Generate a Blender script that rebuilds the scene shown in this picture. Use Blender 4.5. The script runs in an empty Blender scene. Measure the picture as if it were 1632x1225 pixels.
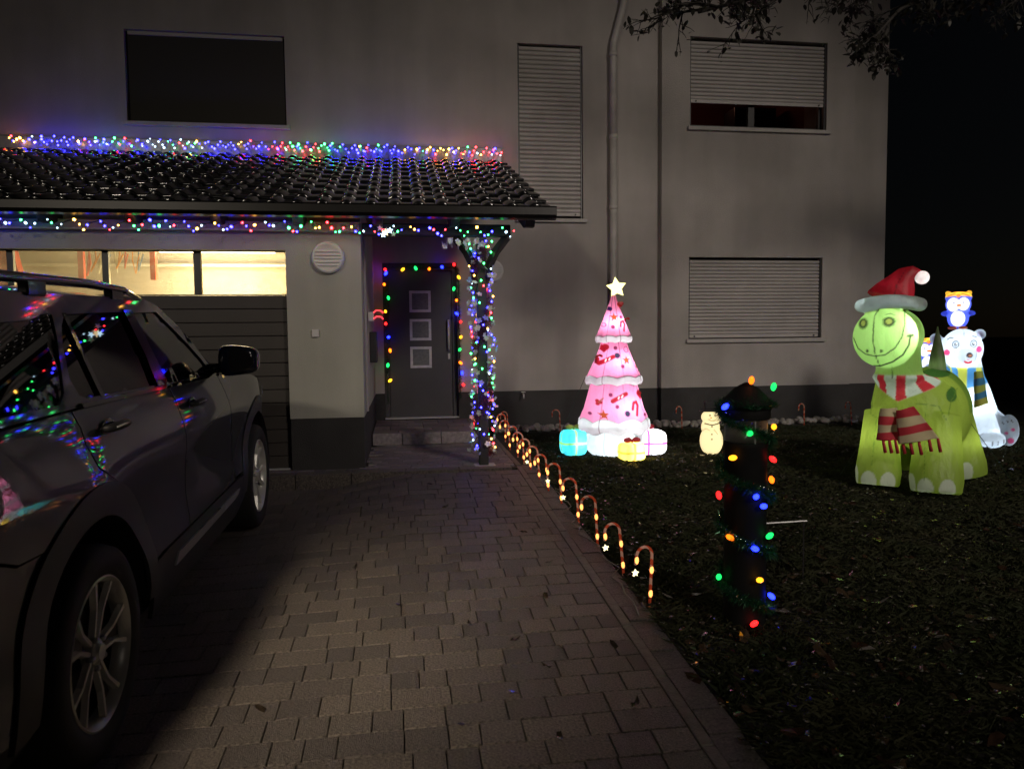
import bpy, bmesh, math, random
import numpy as np
from math import sin, cos, pi, radians, sqrt, atan2
from mathutils import Vector, Matrix
from mathutils.geometry import delaunay_2d_cdt
from mathutils.bvhtree import BVHTree
R = random.Random(7)
NR = np.random.RandomState(7)
scn = bpy.context.scene
COL = scn.collection
# ------------------------------------------------------------------ camera
EYE = Vector((0, 0, 1.65))
yaw, pitch, roll = radians(8.3), radians(3.7), radians(0.6)
Fv = Vector((sin(yaw)*cos(pitch), cos(yaw)*cos(pitch), -sin(pitch)))
R0 = Vector((cos(yaw), -sin(yaw), 0)); U0 = R0.cross(Fv)
Rv = R0*cos(roll) - U0*sin(roll); Uv = U0*cos(roll) + R0*sin(roll)
cd = bpy.data.cameras.new('camera'); cam = bpy.data.objects.new('camera', cd); COL.objects.link(cam)
cd.sensor_width = 36; cd.lens = 36*1180/1632; cd.clip_start = .05; cd.clip_end = 900; cd.dof.use_dof = True; cd.dof.focus_distance = 9.5; cd.dof.aperture_fstop = 4.6
cam.matrix_world = Matrix(((Rv.x, Uv.x, -Fv.x, EYE.x), (Rv.y, Uv.y, -Fv.y, EYE.y), (Rv.z, Uv.z, -Fv.z, EYE.z), (0, 0, 0, 1)))
scn.camera = cam
# ------------------------------------------------------------------ world and night light
wd = bpy.data.worlds.new('World'); scn.world = wd; wd.use_nodes = True
wn = wd.node_tree; bg = wn.nodes['Background']
sky = wn.nodes.new('ShaderNodeTexSky'); sky.sky_type = 'NISHITA'; sky.sun_disc = False
sky.sun_elevation = radians(28); sky.sun_rotation = radians(70)
wn.links.new(sky.outputs[0], bg.inputs[0]); bg.inputs[1].default_value = 0.00022
def lamp(name, kind, loc, energy, color, size=.1, target=None, **kw):
    l = bpy.data.lights.new(name, kind); l.energy = energy; l.color = color
    if kind in ('POINT', 'SPOT'): l.shadow_soft_size = size
    for k, v in kw.items(): setattr(l, k, v)
    o = bpy.data.objects.new(name, l); COL.objects.link(o); o.location = loc
    if target is not None:
        o.rotation_euler = (Vector(target)-Vector(loc)).to_track_quat('-Z', 'Y').to_euler()
    return o
# the lamp of the street, off to the right behind the camera; its shade cuts the light above the eaves
lamp('street_light', 'SPOT', (7.5, -9.0, 8.5), 4300, (1.0, .88, .765), 1.3, (3.2, 10.0, .5), spot_size=radians(40), spot_blend=1)
lamp('driveway_patch_light', 'SPOT', (-2.7, -5.0, 6.0), 5600, (1.0, .82, .60), .6, (-.36, 3.45, .2), spot_size=radians(12.5), spot_blend=1)  # added light without a known source; narrow cone makes the warm driveway patch
lamp('facade_fill_light', 'SPOT', (-9.0, -12.0, 7.0), 1900, (1.0, .88, .70), .6, (-.4, 10.0, .2), spot_size=radians(42), spot_blend=1)  # added fill light, evens the facade and lifts the bay return
scn.view_settings.view_transform = 'Standard'; scn.view_settings.look = 'None'
scn.view_settings.exposure = 0; scn.view_settings.gamma = 1
scn.cycles.use_denoising = True
try: scn.cycles.denoiser = 'OPENIMAGEDENOISE'
except Exception: pass
scn.cycles.max_bounces = 6; scn.cycles.diffuse_bounces = 2; scn.cycles.glossy_bounces = 4
scn.cycles.transmission_bounces = 6; scn.cycles.transparent_max_bounces = 12
scn.cycles.sample_clamp_indirect = 3.0; scn.cycles.caustics_reflective = False; scn.cycles.caustics_refractive = False
# ------------------------------------------------------------------ helpers
def link(o): COL.objects.link(o); return o
def tag(o, label=None, cat=None, group=None, kind=None):
    if label: o['label'] = label
    if cat: o['category'] = cat
    if group: o['group'] = group
    if kind: o['kind'] = kind
    return o
def empty(name, loc=(0, 0, 0), rz=0, parent=None):
    o = bpy.data.objects.new(name, None); o.location = loc; o.rotation_euler = (0, 0, rz); o.empty_display_size = .1
    if parent: o.parent = parent
    return link(o)
def mesh_from(name, verts, faces, mats=(), smooth=False):
    me = bpy.data.meshes.new(name); me.from_pydata([tuple(v) for v in verts], [], [tuple(f) for f in faces])
    for m in mats: me.materials.append(m)
    if smooth: me.shade_smooth()
    me.update(); return me
def place(name, me, parent=None, loc=(0, 0, 0), rot=(0, 0, 0), scale=(1, 1, 1)):
    o = bpy.data.objects.new(name, me); o.location = loc; o.rotation_euler = rot; o.scale = scale
    if parent: o.parent = parent
    return link(o)
class MB:
    def __init__(s): s.v = []; s.f = []
    def add(s, vs, fs, M=None):
        n = len(s.v)
        s.v += [tuple(M @ Vector(v)) if M is not None else tuple(v) for v in vs]; s.f += [tuple(i+n for i in f) for f in fs]; return s
    def box(s, x0, x1, y0, y1, z0, z1, M=None):
        return s.add([(x0,y0,z0),(x1,y0,z0),(x1,y1,z0),(x0,y1,z0),(x0,y0,z1),(x1,y0,z1),(x1,y1,z1),(x0,y1,z1)],
                     [(0,3,2,1),(4,5,6,7),(0,1,5,4),(1,2,6,5),(2,3,7,6),(3,0,4,7)], M)
    def bbox(s, x0, x1, y0, y1, z0, z1, b=.01, M=None):   # box with bevelled edges
        bm = bmesh.new(); bmesh.ops.create_cube(bm, size=1)
        for v in bm.verts: v.co = Vector(((x0+x1)/2+v.co.x*(x1-x0), (y0+y1)/2+v.co.y*(y1-y0), (z0+z1)/2+v.co.z*(z1-z0)))
        bmesh.ops.bevel(bm, geom=bm.edges[:], offset=b, segments=2, affect='EDGES', profile=.5)
        bm.verts.index_update(); s.add([v.co[:] for v in bm.verts], [[v.index for v in f.verts] for f in bm.faces], M); bm.free(); return s
    def tube(s, pts, r, n=8, cap=True, M=None):
        pts = [Vector(p) for p in pts]; k = len(pts); rr = r if hasattr(r, '__len__') else [r]*k
        vs = []; up = None
        for i, p in enumerate(pts):
            t = (pts[min(i+1, k-1)]-pts[max(i-1, 0)])
            if t.length < 1e-9: t = Vector((0, 0, 1))
            t.normalize()
            if up is None: up = Vector((0, 0, 1)) if abs(t.z) < .9 else Vector((1, 0, 0))
            a = t.cross(up)
            if a.length < 1e-5: a = t.cross(Vector((0, 1, 0)))
            a.normalize(); b = a.cross(t).normalized(); up = b
            vs += [p+(a*cos(2*pi*j/n)+b*sin(2*pi*j/n))*rr[i] for j in range(n)]
        fs = [(i*n+j, i*n+(j+1) % n, (i+1)*n+(j+1) % n, (i+1)*n+j) for i in range(k-1) for j in range(n)]
        if cap: fs += [tuple(range(n))[::-1], tuple(range((k-1)*n, k*n))]
        return s.add(vs, fs, M)
    def lathe(s, prof, n=24, M=None):
        vs = []; k = len(prof)
        for r, z in prof: vs += [(r*cos(2*pi*j/n), r*sin(2*pi*j/n), z) for j in range(n)]
        fs = [(i*n+j, i*n+(j+1) % n, (i+1)*n+(j+1) % n, (i+1)*n+j) for i in range(k-1) for j in range(n)]
        fs += [tuple(range(n))[::-1], tuple(range((k-1)*n, k*n))]
        return s.add(vs, fs, M)
    def ball(s, c, r, n=12, m=8, M=None):
        r = r if hasattr(r, '__len__') else (r, r, r); vs = []
        for i in range(1, m):
            a = pi*i/m; vs += [(c[0]+r[0]*sin(a)*cos(2*pi*j/n), c[1]+r[1]*sin(a)*sin(2*pi*j/n), c[2]+r[2]*cos(a)) for j in range(n)]
        fs = [(i*n+j, (i+1)*n+j, (i+1)*n+(j+1) % n, i*n+(j+1) % n) for i in range(m-2) for j in range(n)]
        t = len(vs); vs += [(c[0], c[1], c[2]+r[2]), (c[0], c[1], c[2]-r[2])]
        fs += [(t, j, (j+1) % n) for j in range(n)] + [(t+1, (m-2)*n+(j+1) % n, (m-2)*n+j) for j in range(n)]
        return s.add(vs, fs, M)
    def prism(s, outline, d0, d1, M=None):    # outline in x,z ; extruded along y
        n = len(outline); vs = [(x, d0, z) for x, z in outline]+[(x, d1, z) for x, z in outline]
        fs = [(i, (i+1) % n, n+(i+1) % n, n+i) for i in range(n)] + [tuple(range(n))[::-1], tuple(range(n, 2*n))]
        return s.add(vs, fs, M)
    def mesh(s, name, mat, smooth=False): return mesh_from(name, s.v, s.f, (mat,) if mat else (), smooth)
    def build(s, name, mat, parent=None, smooth=False, loc=(0, 0, 0), rot=(0, 0, 0)):
        o = place(name, s.mesh(name, mat, smooth), parent, loc, rot)
        if smooth == 'auto': pass
        return o
def autosmooth(o, ang=40):
    me = o.data; me.shade_smooth()
    bm = bmesh.new(); bm.from_mesh(me); bmesh.ops.recalc_face_normals(bm, faces=bm.faces[:])
    for e in bm.edges:
        if len(e.link_faces) != 2 or e.calc_face_angle(0) > radians(ang): e.smooth = False
    bm.to_mesh(me); bm.free(); return o
def TR(x, y, z): return Matrix.Translation((x, y, z))
def RZ(a): return Matrix.Rotation(a, 4, 'Z')
def RX(a): return Matrix.Rotation(a, 4, 'X')
def RY(a): return Matrix.Rotation(a, 4, 'Y')
# ------------------------------------------------------------------ materials
def mat(name, col, rough=.6, metal=0, var=.0, scale=8, bump=0, bscale=60, coat=0, col2=None, rvar=0, spec=None, detail=4, streak=0):
    m = bpy.data.materials.new(name); m.use_nodes = True; nt = m.node_tree; p = nt.nodes['Principled BSDF']
    p.inputs['Base Color'].default_value = (*col, 1); p.inputs['Roughness'].default_value = rough; p.inputs['Metallic'].default_value = metal
    if coat: p.inputs['Coat Weight'].default_value = coat; p.inputs['Coat Roughness'].default_value = .04
    if spec is not None: p.inputs['Specular IOR Level'].default_value = spec
    tc = nt.nodes.new('ShaderNodeTexCoord')
    if var or col2:
        n = nt.nodes.new('ShaderNodeTexNoise'); n.inputs['Scale'].default_value = scale; n.inputs['Detail'].default_value = detail
        nt.links.new(tc.outputs['Object'], n.inputs['Vector'])
        r = nt.nodes.new('ShaderNodeValToRGB'); r.color_ramp.elements[0].position = .3; r.color_ramp.elements[1].position = .7
        a = col if col2 else [c*(1-var) for c in col]; b = col2 if col2 else [min(1, c*(1+var)) for c in col]
        r.color_ramp.elements[0].color = (*a, 1); r.color_ramp.elements[1].color = (*b, 1)
        nt.links.new(n.outputs['Fac'], r.inputs[0]); nt.links.new(r.outputs[0], p.inputs['Base Color'])
        if rvar:
            mr = nt.nodes.new('ShaderNodeMapRange'); mr.inputs['To Min'].default_value = max(.02, rough-rvar); mr.inputs['To Max'].default_value = rough+rvar
            nt.links.new(n.outputs['Fac'], mr.inputs['Value']); nt.links.new(mr.outputs[0], p.inputs['Roughness'])
    if streak:
        mp = nt.nodes.new('ShaderNodeMapping'); mp.inputs['Scale'].default_value = (2.2, 2.2, .28); nt.links.new(tc.outputs['Object'], mp.inputs[0])
        ns = nt.nodes.new('ShaderNodeTexNoise'); ns.inputs['Scale'].default_value = 1.5; ns.inputs['Detail'].default_value = 9; nt.links.new(mp.outputs[0], ns.inputs['Vector'])
        rs = nt.nodes.new('ShaderNodeValToRGB'); rs.color_ramp.elements[0].position = .32; rs.color_ramp.elements[1].position = .62; rs.color_ramp.elements[0].color = (1-streak, 1-streak, 1-streak*1.05, 1)
        nt.links.new(ns.outputs['Fac'], rs.inputs[0]); mu = nt.nodes.new('ShaderNodeMixRGB'); mu.blend_type = 'MULTIPLY'; mu.inputs[0].default_value = 1
        nt.links.new(p.inputs['Base Color'].links[0].from_socket, mu.inputs[1]); nt.links.new(rs.outputs[0], mu.inputs[2]); nt.links.new(mu.outputs[0], p.inputs['Base Color'])
    if bump:
        n2 = nt.nodes.new('ShaderNodeTexNoise'); n2.inputs['Scale'].default_value = bscale; n2.inputs['Detail'].default_value = 5
        nt.links.new(tc.outputs['Object'], n2.inputs['Vector'])
        b = nt.nodes.new('ShaderNodeBump'); b.inputs['Strength'].default_value = bump; b.inputs['Distance'].default_value = .02
        nt.links.new(n2.outputs['Fac'], b.inputs['Height']); nt.links.new(b.outputs[0], p.inputs['Normal'])
    return m
def emat(name, col, strength):
    m = bpy.data.materials.new(name); m.use_nodes = True; p = m.node_tree.nodes['Principled BSDF']
    p.inputs['Base Color'].default_value = (*[c*.5 for c in col], 1); p.inputs['Roughness'].default_value = .2
    p.inputs['Emission Color'].default_value = (*col, 1); p.inputs['Emission Strength'].default_value = strength
    return m
def fabric(name, glow=1.0, rough=.5):
    """thin inflated nylon: colour from the painted print, passes the light of the lamps inside"""
    m = bpy.data.materials.new(name); m.use_nodes = True; nt = m.node_tree; nt.nodes.clear()
    out = nt.nodes.new('ShaderNodeOutputMaterial'); at = nt.nodes.new('ShaderNodeAttribute'); at.attribute_name = 'print'
    tc = nt.nodes.new('ShaderNodeTexCoord'); n = nt.nodes.new('ShaderNodeTexNoise'); n.inputs['Scale'].default_value = 5; n.inputs['Detail'].default_value = 5
    mp = nt.nodes.new('ShaderNodeMapping'); mp.inputs['Scale'].default_value = (1.6, 1.6, .7); nt.links.new(tc.outputs['Object'], mp.inputs[0]); nt.links.new(mp.outputs[0], n.inputs['Vector'])
    b = nt.nodes.new('ShaderNodeBump'); b.inputs['Strength'].default_value = .8; b.inputs['Distance'].default_value = .06; nt.links.new(n.outputs['Fac'], b.inputs['Height'])
    tl = nt.nodes.new('ShaderNodeBsdfTranslucent'); df = nt.nodes.new('ShaderNodeBsdfDiffuse'); gl = nt.nodes.new('ShaderNodeBsdfGlossy'); gl.inputs['Roughness'].default_value = rough
    nt.links.new(at.outputs['Color'], tl.inputs['Color']); nt.links.new(at.outputs['Color'], df.inputs['Color'])
    for x in (tl, df, gl): nt.links.new(b.outputs[0], x.inputs['Normal'])
    m1 = nt.nodes.new('ShaderNodeMixShader'); m1.inputs[0].default_value = .6; nt.links.new(df.outputs[0], m1.inputs[1]); nt.links.new(tl.outputs[0], m1.inputs[2])
    m2 = nt.nodes.new('ShaderNodeMixShader'); m2.inputs[0].default_value = .04; nt.links.new(m1.outputs[0], m2.inputs[1]); nt.links.new(gl.outputs[0], m2.inputs[2])
    nt.links.new(m2.outputs[0], out.inputs[0]); return m
def glassmat(name, tint, trans=.5, rough=.03, dirt=0):
    m = bpy.data.materials.new(name); m.use_nodes = True; nt = m.node_tree; nt.nodes.clear()
    out = nt.nodes.new('ShaderNodeOutputMaterial'); tr = nt.nodes.new('ShaderNodeBsdfTransparent'); tr.inputs[0].default_value = (*tint, 1)
    gl = nt.nodes.new('ShaderNodeBsdfGlossy'); gl.inputs['Roughness'].default_value = rough
    fr = nt.nodes.new('ShaderNodeFresnel'); fr.inputs[0].default_value = 1.5
    mr = nt.nodes.new('ShaderNodeMath'); mr.operation = 'ADD'; mr.inputs[1].default_value = .02; nt.links.new(fr.outputs[0], mr.inputs[0])
    mx = nt.nodes.new('ShaderNodeMixShader'); nt.links.new(mr.outputs[0], mx.inputs[0]); nt.links.new(tr.outputs[0], mx.inputs[1]); nt.links.new(gl.outputs[0], mx.inputs[2])
    last = mx
    if dirt:
        df = nt.nodes.new('ShaderNodeBsdfTranslucent'); df.inputs[0].default_value = (.8, .8, .8, 1)
        tc = nt.nodes.new('ShaderNodeTexCoord'); n = nt.nodes.new('ShaderNodeTexNoise'); n.inputs['Scale'].default_value = 3; n.inputs['Detail'].default_value = 8
        mp = nt.nodes.new('ShaderNodeMapping'); mp.inputs['Scale'].default_value = (1, 1, 5); nt.links.new(tc.outputs['Object'], mp.inputs[0]); nt.links.new(mp.outputs[0], n.inputs['Vector'])
        m3 = nt.nodes.new('ShaderNodeMath'); m3.operation = 'MULTIPLY'; m3.inputs[1].default_value = dirt*2; nt.links.new(n.outputs['Fac'], m3.inputs[0])
        mx2 = nt.nodes.new('ShaderNodeMixShader'); nt.links.new(m3.outputs[0], mx2.inputs[0]); nt.links.new(mx.outputs[0], mx2.inputs[1]); nt.links.new(df.outputs[0], mx2.inputs[2]); last = mx2
    nt.links.new(last.outputs[0], out.inputs[0]); return m
RENDER_ = mat('render_plaster', (.50, .465, .445), .85, var=.15, scale=1.1, bump=.8, bscale=150, detail=12, streak=.12)
RENDERG = mat('render_plaster_garage', (.50, .49, .43), .85, var=.06, scale=2.2, bump=.35, bscale=120, detail=8, streak=.15)
PLINTH = mat('plinth_paint', (.038, .036, .036), .8, var=.2, scale=3, bump=.3, bscale=90)
SILLM = mat('sill_stone', (.42, .40, .385), .6, var=.12, scale=9)
SHUT = mat('shutter_slats', (.42, .395, .385), .5, var=.08, scale=3)
DARKF = mat('window_frame_dark', (.02, .02, .022), .4)
DARKP = mat('dark_pane', (.012, .011, .011), .25)
PIPE = mat('zinc_pipe', (.46, .44, .42), .5, metal=0, var=.15, scale=6)
TILE = mat('glazed_black_tile', (.010, .010, .012), .15, coat=1.0, spec=1)
TILE.node_tree.nodes['Principled BSDF'].inputs['Coat Roughness'].default_value = .12
BLACKW = mat('black_stained_timber', (.018, .017, .017), .55, var=.3, scale=10, bump=.2, bscale=40)
GUTM = mat('gutter_metal', (.014, .013, .013), .35, metal=.5, var=.15, scale=5)
FLASH = mat('flashing_metal', (.16, .16, .17), .35, metal=.7, var=.2, scale=8)
GARD = mat('garage_panel', (.052, .044, .038), .5, var=.08, scale=4, bump=.15, bscale=80)
DOORM = mat('door_panel', (.05, .048, .05), .45, var=.08, scale=4)
STEEL = mat('brushed_steel', (.60, .60, .60), .35, metal=.2, var=.1, scale=30)
WHITEP = mat('white_plastic', (.7, .69, .68), .4)
JOINT = mat('joint_sand', (.008, .007, .006), .6, var=.3, scale=20)
SOIL = mat('wet_soil', (.012, .011, .008), .75, var=.5, scale=6, bump=.8, bscale=40)
def paver_mat(i, c): return mat('paver_stone_%d' % i, c, .38, var=.8, scale=95, bump=1.0, bscale=230, rvar=.12, spec=.6, detail=8)
PAV = [paver_mat(0, (.150, .128, .112)), paver_mat(1, (.130, .112, .101)), paver_mat(2, (.17, .145, .125)), paver_mat(3, (.112, .097, .090))]
KERB = mat('kerb_concrete', (.13, .115, .10), .5, var=.3, scale=20, bump=.4, bscale=100)
STONE = mat('pale_cobble', (.30, .28, .26), .6, var=.3, scale=12)
GRASS = mat('wet_grass', (.018, .024, .010), .7, var=.4, scale=3, col2=(.038, .038, .019), spec=.15)
LEAFM = [mat('fallen_leaf_brown', (.036, .019, .011), .2, var=.4, scale=30, spec=1, coat=1), mat('fallen_leaf_tan', (.06, .04, .024), .2, var=.4, scale=30, spec=1, coat=1), mat('fallen_leaf_dark', (.022, .016, .011), .25, var=.4, scale=30, spec=.8)]
BARK = mat('bark', (.014, .011, .009), .8, var=.4, scale=20, bump=.6, bscale=40)
TLEAF = mat('tree_leaf', (.012, .011, .007), .6, var=.4, scale=10)
BULB = {'b': emat('blue_bulb', (.024, .022, 1.0), 34), 'r': emat('red_bulb', (1.0, .022, .03), 27), 'g': emat('green_bulb', (.035, .85, .15), 23),
        'y': emat('amber_bulb', (1.0, .45, .06), 20), 'w': emat('white_bulb', (.55, .8, 1.0), 5), 'o': emat('orange_bulb', (1.0, .16, .012), 16)}
BIG = {k: emat('large_'+k, c, s) for k, c, s in (('b', (.006, .012, 1.0), 18), ('r', (1.0, .012, .012), 6), ('g', (.008, .7, .09), 4.5), ('y', (1.0, .38, .012), 4.5), ('o', (1.0, .15, .005), 5))}
DIM = {k: emat('dim_'+k, c, s) for k, c, s in (('b', (.01, .02, 1.0), 9), ('r', (1.0, .012, .012), 4), ('g', (.008, .7, .10), 2.6), ('y', (1.0, .36, .012), 3), ('o', (1.0, .14, .005), 3.4))}
WIRE = mat('green_wire', (.01, .03, .015), .5)
TINSEL = mat('green_tinsel', (.012, .05, .022), .3, var=.4, scale=60)
# ------------------------------------------------------------------ terrain
APY = 6.95
def g(x, y):
    if y >= APY and x < 1.1: return .41
    z = .058*min(y, 7.1)
    if y < APY and x < 0: z -= min(.00049*max(y, 0)**3*min(-x, 1.2), .11)
    return z
def sheet(name, x0, x1, y0, y1, nx, ny, dz, m, parent=None, noise=0):
    vs = []; fs = []
    for j in range(ny+1):
        for i in range(nx+1):
            x = x0+(x1-x0)*i/nx; y = y0+(y1-y0)*j/ny
            vs.append((x, y, g(x, min(y, APY-.001) if x < 1.1 and y1 <= APY+.01 else y)+dz+(noise*(sin(x*3.1+y*1.3)+sin(y*4.3-x*1.7)) if noise else 0)))
    for j in range(ny):
        for i in range(nx): fs.append((j*(nx+1)+i, j*(nx+1)+i+1, (j+1)*(nx+1)+i+1, (j+1)*(nx+1)+i))
    return place(name, mesh_from(name, vs, fs, (m,), True), parent)
gnd = MB().add([(-300, -300, -.9), (300, -300, -.9), (300, 300, -.9), (-300, 300, -.9)], [(0, 1, 2, 3)]).build('ground', SOIL); tag(gnd, 'dark ground running to the horizon', kind='structure')
drive = sheet('driveway', -4.6, 1.06, -2.0, APY, 20, 40, -.024, JOINT); tag(drive, 'driveway of wet brown concrete pavers with dark joints', kind='structure')
# pavers
bm_ = {}
for L in (.12, .165, .245):
    a, b, h = L/2-.0026, .0700, .05; c = .0022
    vs = [(-a,-b,-h),(a,-b,-h),(a,b,-h),(-a,b,-h),(-a,-b,-c),(a,-b,-c),(a,b,-c),(-a,b,-c),(-a+c,-b+c,0),(a-c,-b+c,0),(a-c,b-c,0),(-a+c,b-c,0)]
    fs = [(0,1,5,4),(1,2,6,5),(2,3,7,6),(3,0,4,7),(4,5,9,8),(5,6,10,9),(6,7,11,10),(7,4,8,11),(8,9,10,11)]
    for k, m in enumerate(PAV): bm_[(L, k)] = mesh_from('paver', vs, fs, (m,)); bm_[(L, 'geo')] = (vs, fs)
allp = []
y = 1.9; row = 0
while y < APY-.16:
    x = -4.5-R.random()*.2; prev = 0
    while x < 1.04:
        L = R.choice((.12, .165, .245)); L2 = L
        if x+L > 1.052-.055: L2 = 1.052-x
        if L2 > .02:
            cx = x+L2/2; cy = y+.0725
            allp.append((cx, cy, L, L2, R.randrange(4)))
        x += max(L, L2)
    y += .145; row += 1
near = [p for p in allp if p[0] > -1.25-.0*p[1]]
near.sort(key=lambda p: p[1]); keep = set(id(p) for p in near[:299])
def frame_at(cx, cy):
    e = .05; z = g(cx, cy); dx = (g(cx+e, cy)-g(cx-e, cy))/(2*e); dy = (g(cx, min(cy+e, APY-.01))-g(cx, cy-e))/(min(cy+e, APY-.01)-cy+e)
    return z, dx, dy
stuffv = [MB() for _ in PAV]
for p in allp:
    cx, cy, L, L2, k = p; z, dx, dy = frame_at(cx, cy); z += R.uniform(-.0018, .0018)
    rx, ry = atan2(dy, 1)+R.uniform(-.008, .008), -atan2(dx, 1)+R.uniform(-.01, .01); rz = R.uniform(-.008, .008)
    if id(p) in keep:
        place('paver', bm_[(L, k)], drive, (cx, cy, z), (rx, ry, rz), (L2/L, 1, 1))
    else:
        vs, fs = bm_[(L, 'geo')]
        stuffv[k].add(vs, fs, TR(cx, cy, z) @ RX(rx) @ RY(ry) @ RZ(rz) @ Matrix.Diagonal((L2/L, 1, 1, 1)))
for k, s in enumerate(stuffv): tag(s.build('pavers_beyond', PAV[k], drive), kind='stuff')
# kerb edging stones
y = -1.0
while y < 8.6:
    h = g(1.2, y+.25); dy = .058 if y < 6.9 else 0
    MB().bbox(-.026, .026, -.245, .245, -.16, .006, .005).build('kerb_stone', KERB, drive, loc=(1.0805, y+.25, h-.005), rot=(atan2(dy, 1), 0, 0)); y += .5
# border row beyond the kerb
s = MB(); y = 1.0
while y < 7.0:
    s.bbox(-.066, .066, -.081, .081, -.06, -.002, .004, TR(1.175+R.uniform(-.004, .004), y, g(1.2, y)+R.uniform(-.006, .004)) @ RX(.058)); y += .165
tag(s.build('border_row', PAV[3], drive), kind='stuff')
# apron in front of the door and the garage, with the step
apron = MB().box(-4.6, 1.06, APY, 10.0, -.1, .395).build('pavement', JOINT); tag(apron, 'paved apron before the garage and the front door', kind='structure')
s = [MB() for _ in range(4)]; y = APY+.1; PURP = [mat('apron_paver_%d' % i, c, .45, var=.35, scale=30, bump=.4, bscale=120, rvar=.1) for i, c in enumerate([(.20, .17, .17), (.165, .14, .145), (.23, .20, .20), (.15, .13, .13)])]
while y < 10.0:
    x = -4.5-R.random()*.2
    while x < 1.04:
        L = R.choice((.1, .2, .2, .3)); e = min(x+L, 1.055)
        if not (y > 8.62 and -.38 < (x+e)/2 < .98) and not (-1.07 < (x+e)/2 < -.38 and y > 7.1) and e-x > .03:
            s[R.randrange(4)].bbox(x+.002, e-.002, y+.002, y+.098, .36, .41+R.uniform(-.002, .002), .003)
        x += L
    y += .1
for k in range(4): tag(s[k].build('apron_pavers', PURP[k], apron), kind='stuff')
x = -4.5
while x < 1.0:
    MB().bbox(x+.003, min(x+.497, 1.055), APY-.06, APY+.095, .2, .412, .006).build('kerb_stone', PAV[2], apron); x += .5
step = empty('door_step', (.3, 9.2, .41)); tag(step, 'low paved step in front of the dark front door', 'step')
x = -.375
for w in (.34, .45, .54):
    x1 = min(x+w, .975)
    MB().bbox(x+.003-.3, x1-.003-.3, 8.62-9.2, 8.70-9.2, 0, .138, .006).build('riser_block', PURP[0], step); x = x1
y = 8.705
while y < 9.95:
    x = -.375-R.random()*.0
    while x < .97:
        L = R.choice((.2, .2, .3)); e = min(x+L, .975)
        if e-x > .04: MB().bbox(x+.003-.3, e-.003-.3, y-9.2+.002, min(y+.19, 10.0)-9.2, 0, .138+R.uniform(-.002, .002), .004).build('paver', PURP[R.randrange(4)], step)
        x += L
    y += .195
# ------------------------------------------------------------------ house
house = empty('house', (2, 10.1, .41)); tag(house, 'rendered two-storey house with dark plinth and roller shutters', 'house')
def hpart(name, mb, m, smooth=False, par=None):
    o = mb.build(name, m, par or house, smooth); o.location = (0, 0, 0)
    o.data.transform(Matrix.Translation(-Vector(house.location))) if par is None else None
    return o
def wall(name, x0, x1, z0, z1, y, holes, m, depth=.30):
    """wall slab in the x,z plane with real openings; front face at y"""
    xs = sorted(set([x0, x1]+[h[0] for h in holes]+[h[1] for h in holes])); zs = sorted(set([z0, z1]+[h[2] for h in holes]+[h[3] for h in holes]))
    xs = [a for a in xs if x0 <= a <= x1]; zs = [a for a in zs if z0 <= a <= z1]
    bm = bmesh.new(); vd = {}
    def V(x, yy, z):
        k = (round(x, 4), round(yy, 4), round(z, 4))
        if k not in vd: vd[k] = bm.verts.new(k)
        return vd[k]
    solid = lambda i, j: 0 <= i < len(xs)-1 and 0 <= j < len(zs)-1 and not any(h[0] <= (xs[i]+xs[i+1])/2 <= h[1] and h[2] <= (zs[j]+zs[j+1])/2 <= h[3] for h in holes)
    for i in range(len(xs)-1):
        for j in range(len(zs)-1):
            if not solid(i, j): continue
            a, b, c, d = xs[i], xs[i+1], zs[j], zs[j+1]; Y2 = y+depth
            bm.faces.new((V(a, y, c), V(b, y, c), V(b, y, d), V(a, y, d))); bm.faces.new((V(a, Y2, d), V(b, Y2, d), V(b, Y2, c), V(a, Y2, c)))
            if not solid(i-1, j): bm.faces.new((V(a, Y2, c), V(a, y, c), V(a, y, d), V(a, Y2, d)))
            if not solid(i+1, j): bm.faces.new((V(b, y, c), V(b, Y2, c), V(b, Y2, d), V(b, y, d)))
            if not solid(i, j-1): bm.faces.new((V(a, Y2, c), V(b, Y2, c), V(b, y, c), V(a, y, c)))
            if not solid(i, j+1): bm.faces.new((V(a, y, d), V(b, y, d), V(b, Y2, d), V(a, Y2, d)))
    for v in bm.verts: v.co -= Vector(house.location)
    me = bpy.data.meshes.new(name); bm.to_mesh(me); bm.free(); me.materials.append(m)
    return place(name, me, house)
W = 10.1
DOORH = (-.262, .735, .3, 2.655)
LW = (-3.378, -1.44, 4.40, 5.53); TW = (1.592, 2.492, 3.26, 5.585)
wall('wall', -6.5, 3.60, .90, 7.6, W, [DOORH, LW, TW], RENDER_)
wall('plinth', -6.5, 3.60, .1, .898, W-.012+.02, [DOORH], PLINTH)
wall('wall', 6.45, 7.045, .905, 7.6, W, [], RENDER_, 4); wall('plinth', 6.45, 7.04, .1, .903, W+.006, [], PLINTH, 4)
B = 9.99
BU = (3.985, 6.02, 4.525, 5.74); BL = (3.98, 5.995, 1.588, 2.735)
wall('bay_wall', 3.58, 6.45, .906, 7.6, B, [BU, BL], RENDER_, .6); wall('plinth', 3.585, 6.445, .1, .904, B+.006, [], PLINTH, .6)
# garage body
GY = 7.15
wall('garage_column', -1.065, -.38, .90, 2.95, GY, [], RENDERG, 3.0); wall('plinth', -1.06, -.385, .2, .898, GY+.004, [], PLINTH, 2.99)
wall('garage_lintel', -6.2, -1.065, 2.47, 2.95, GY, [], RENDERG, .2)
wall('garage_side_wall', -6.4, -6.2, .2, 2.95, GY, [], RENDERG, 3)
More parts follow.
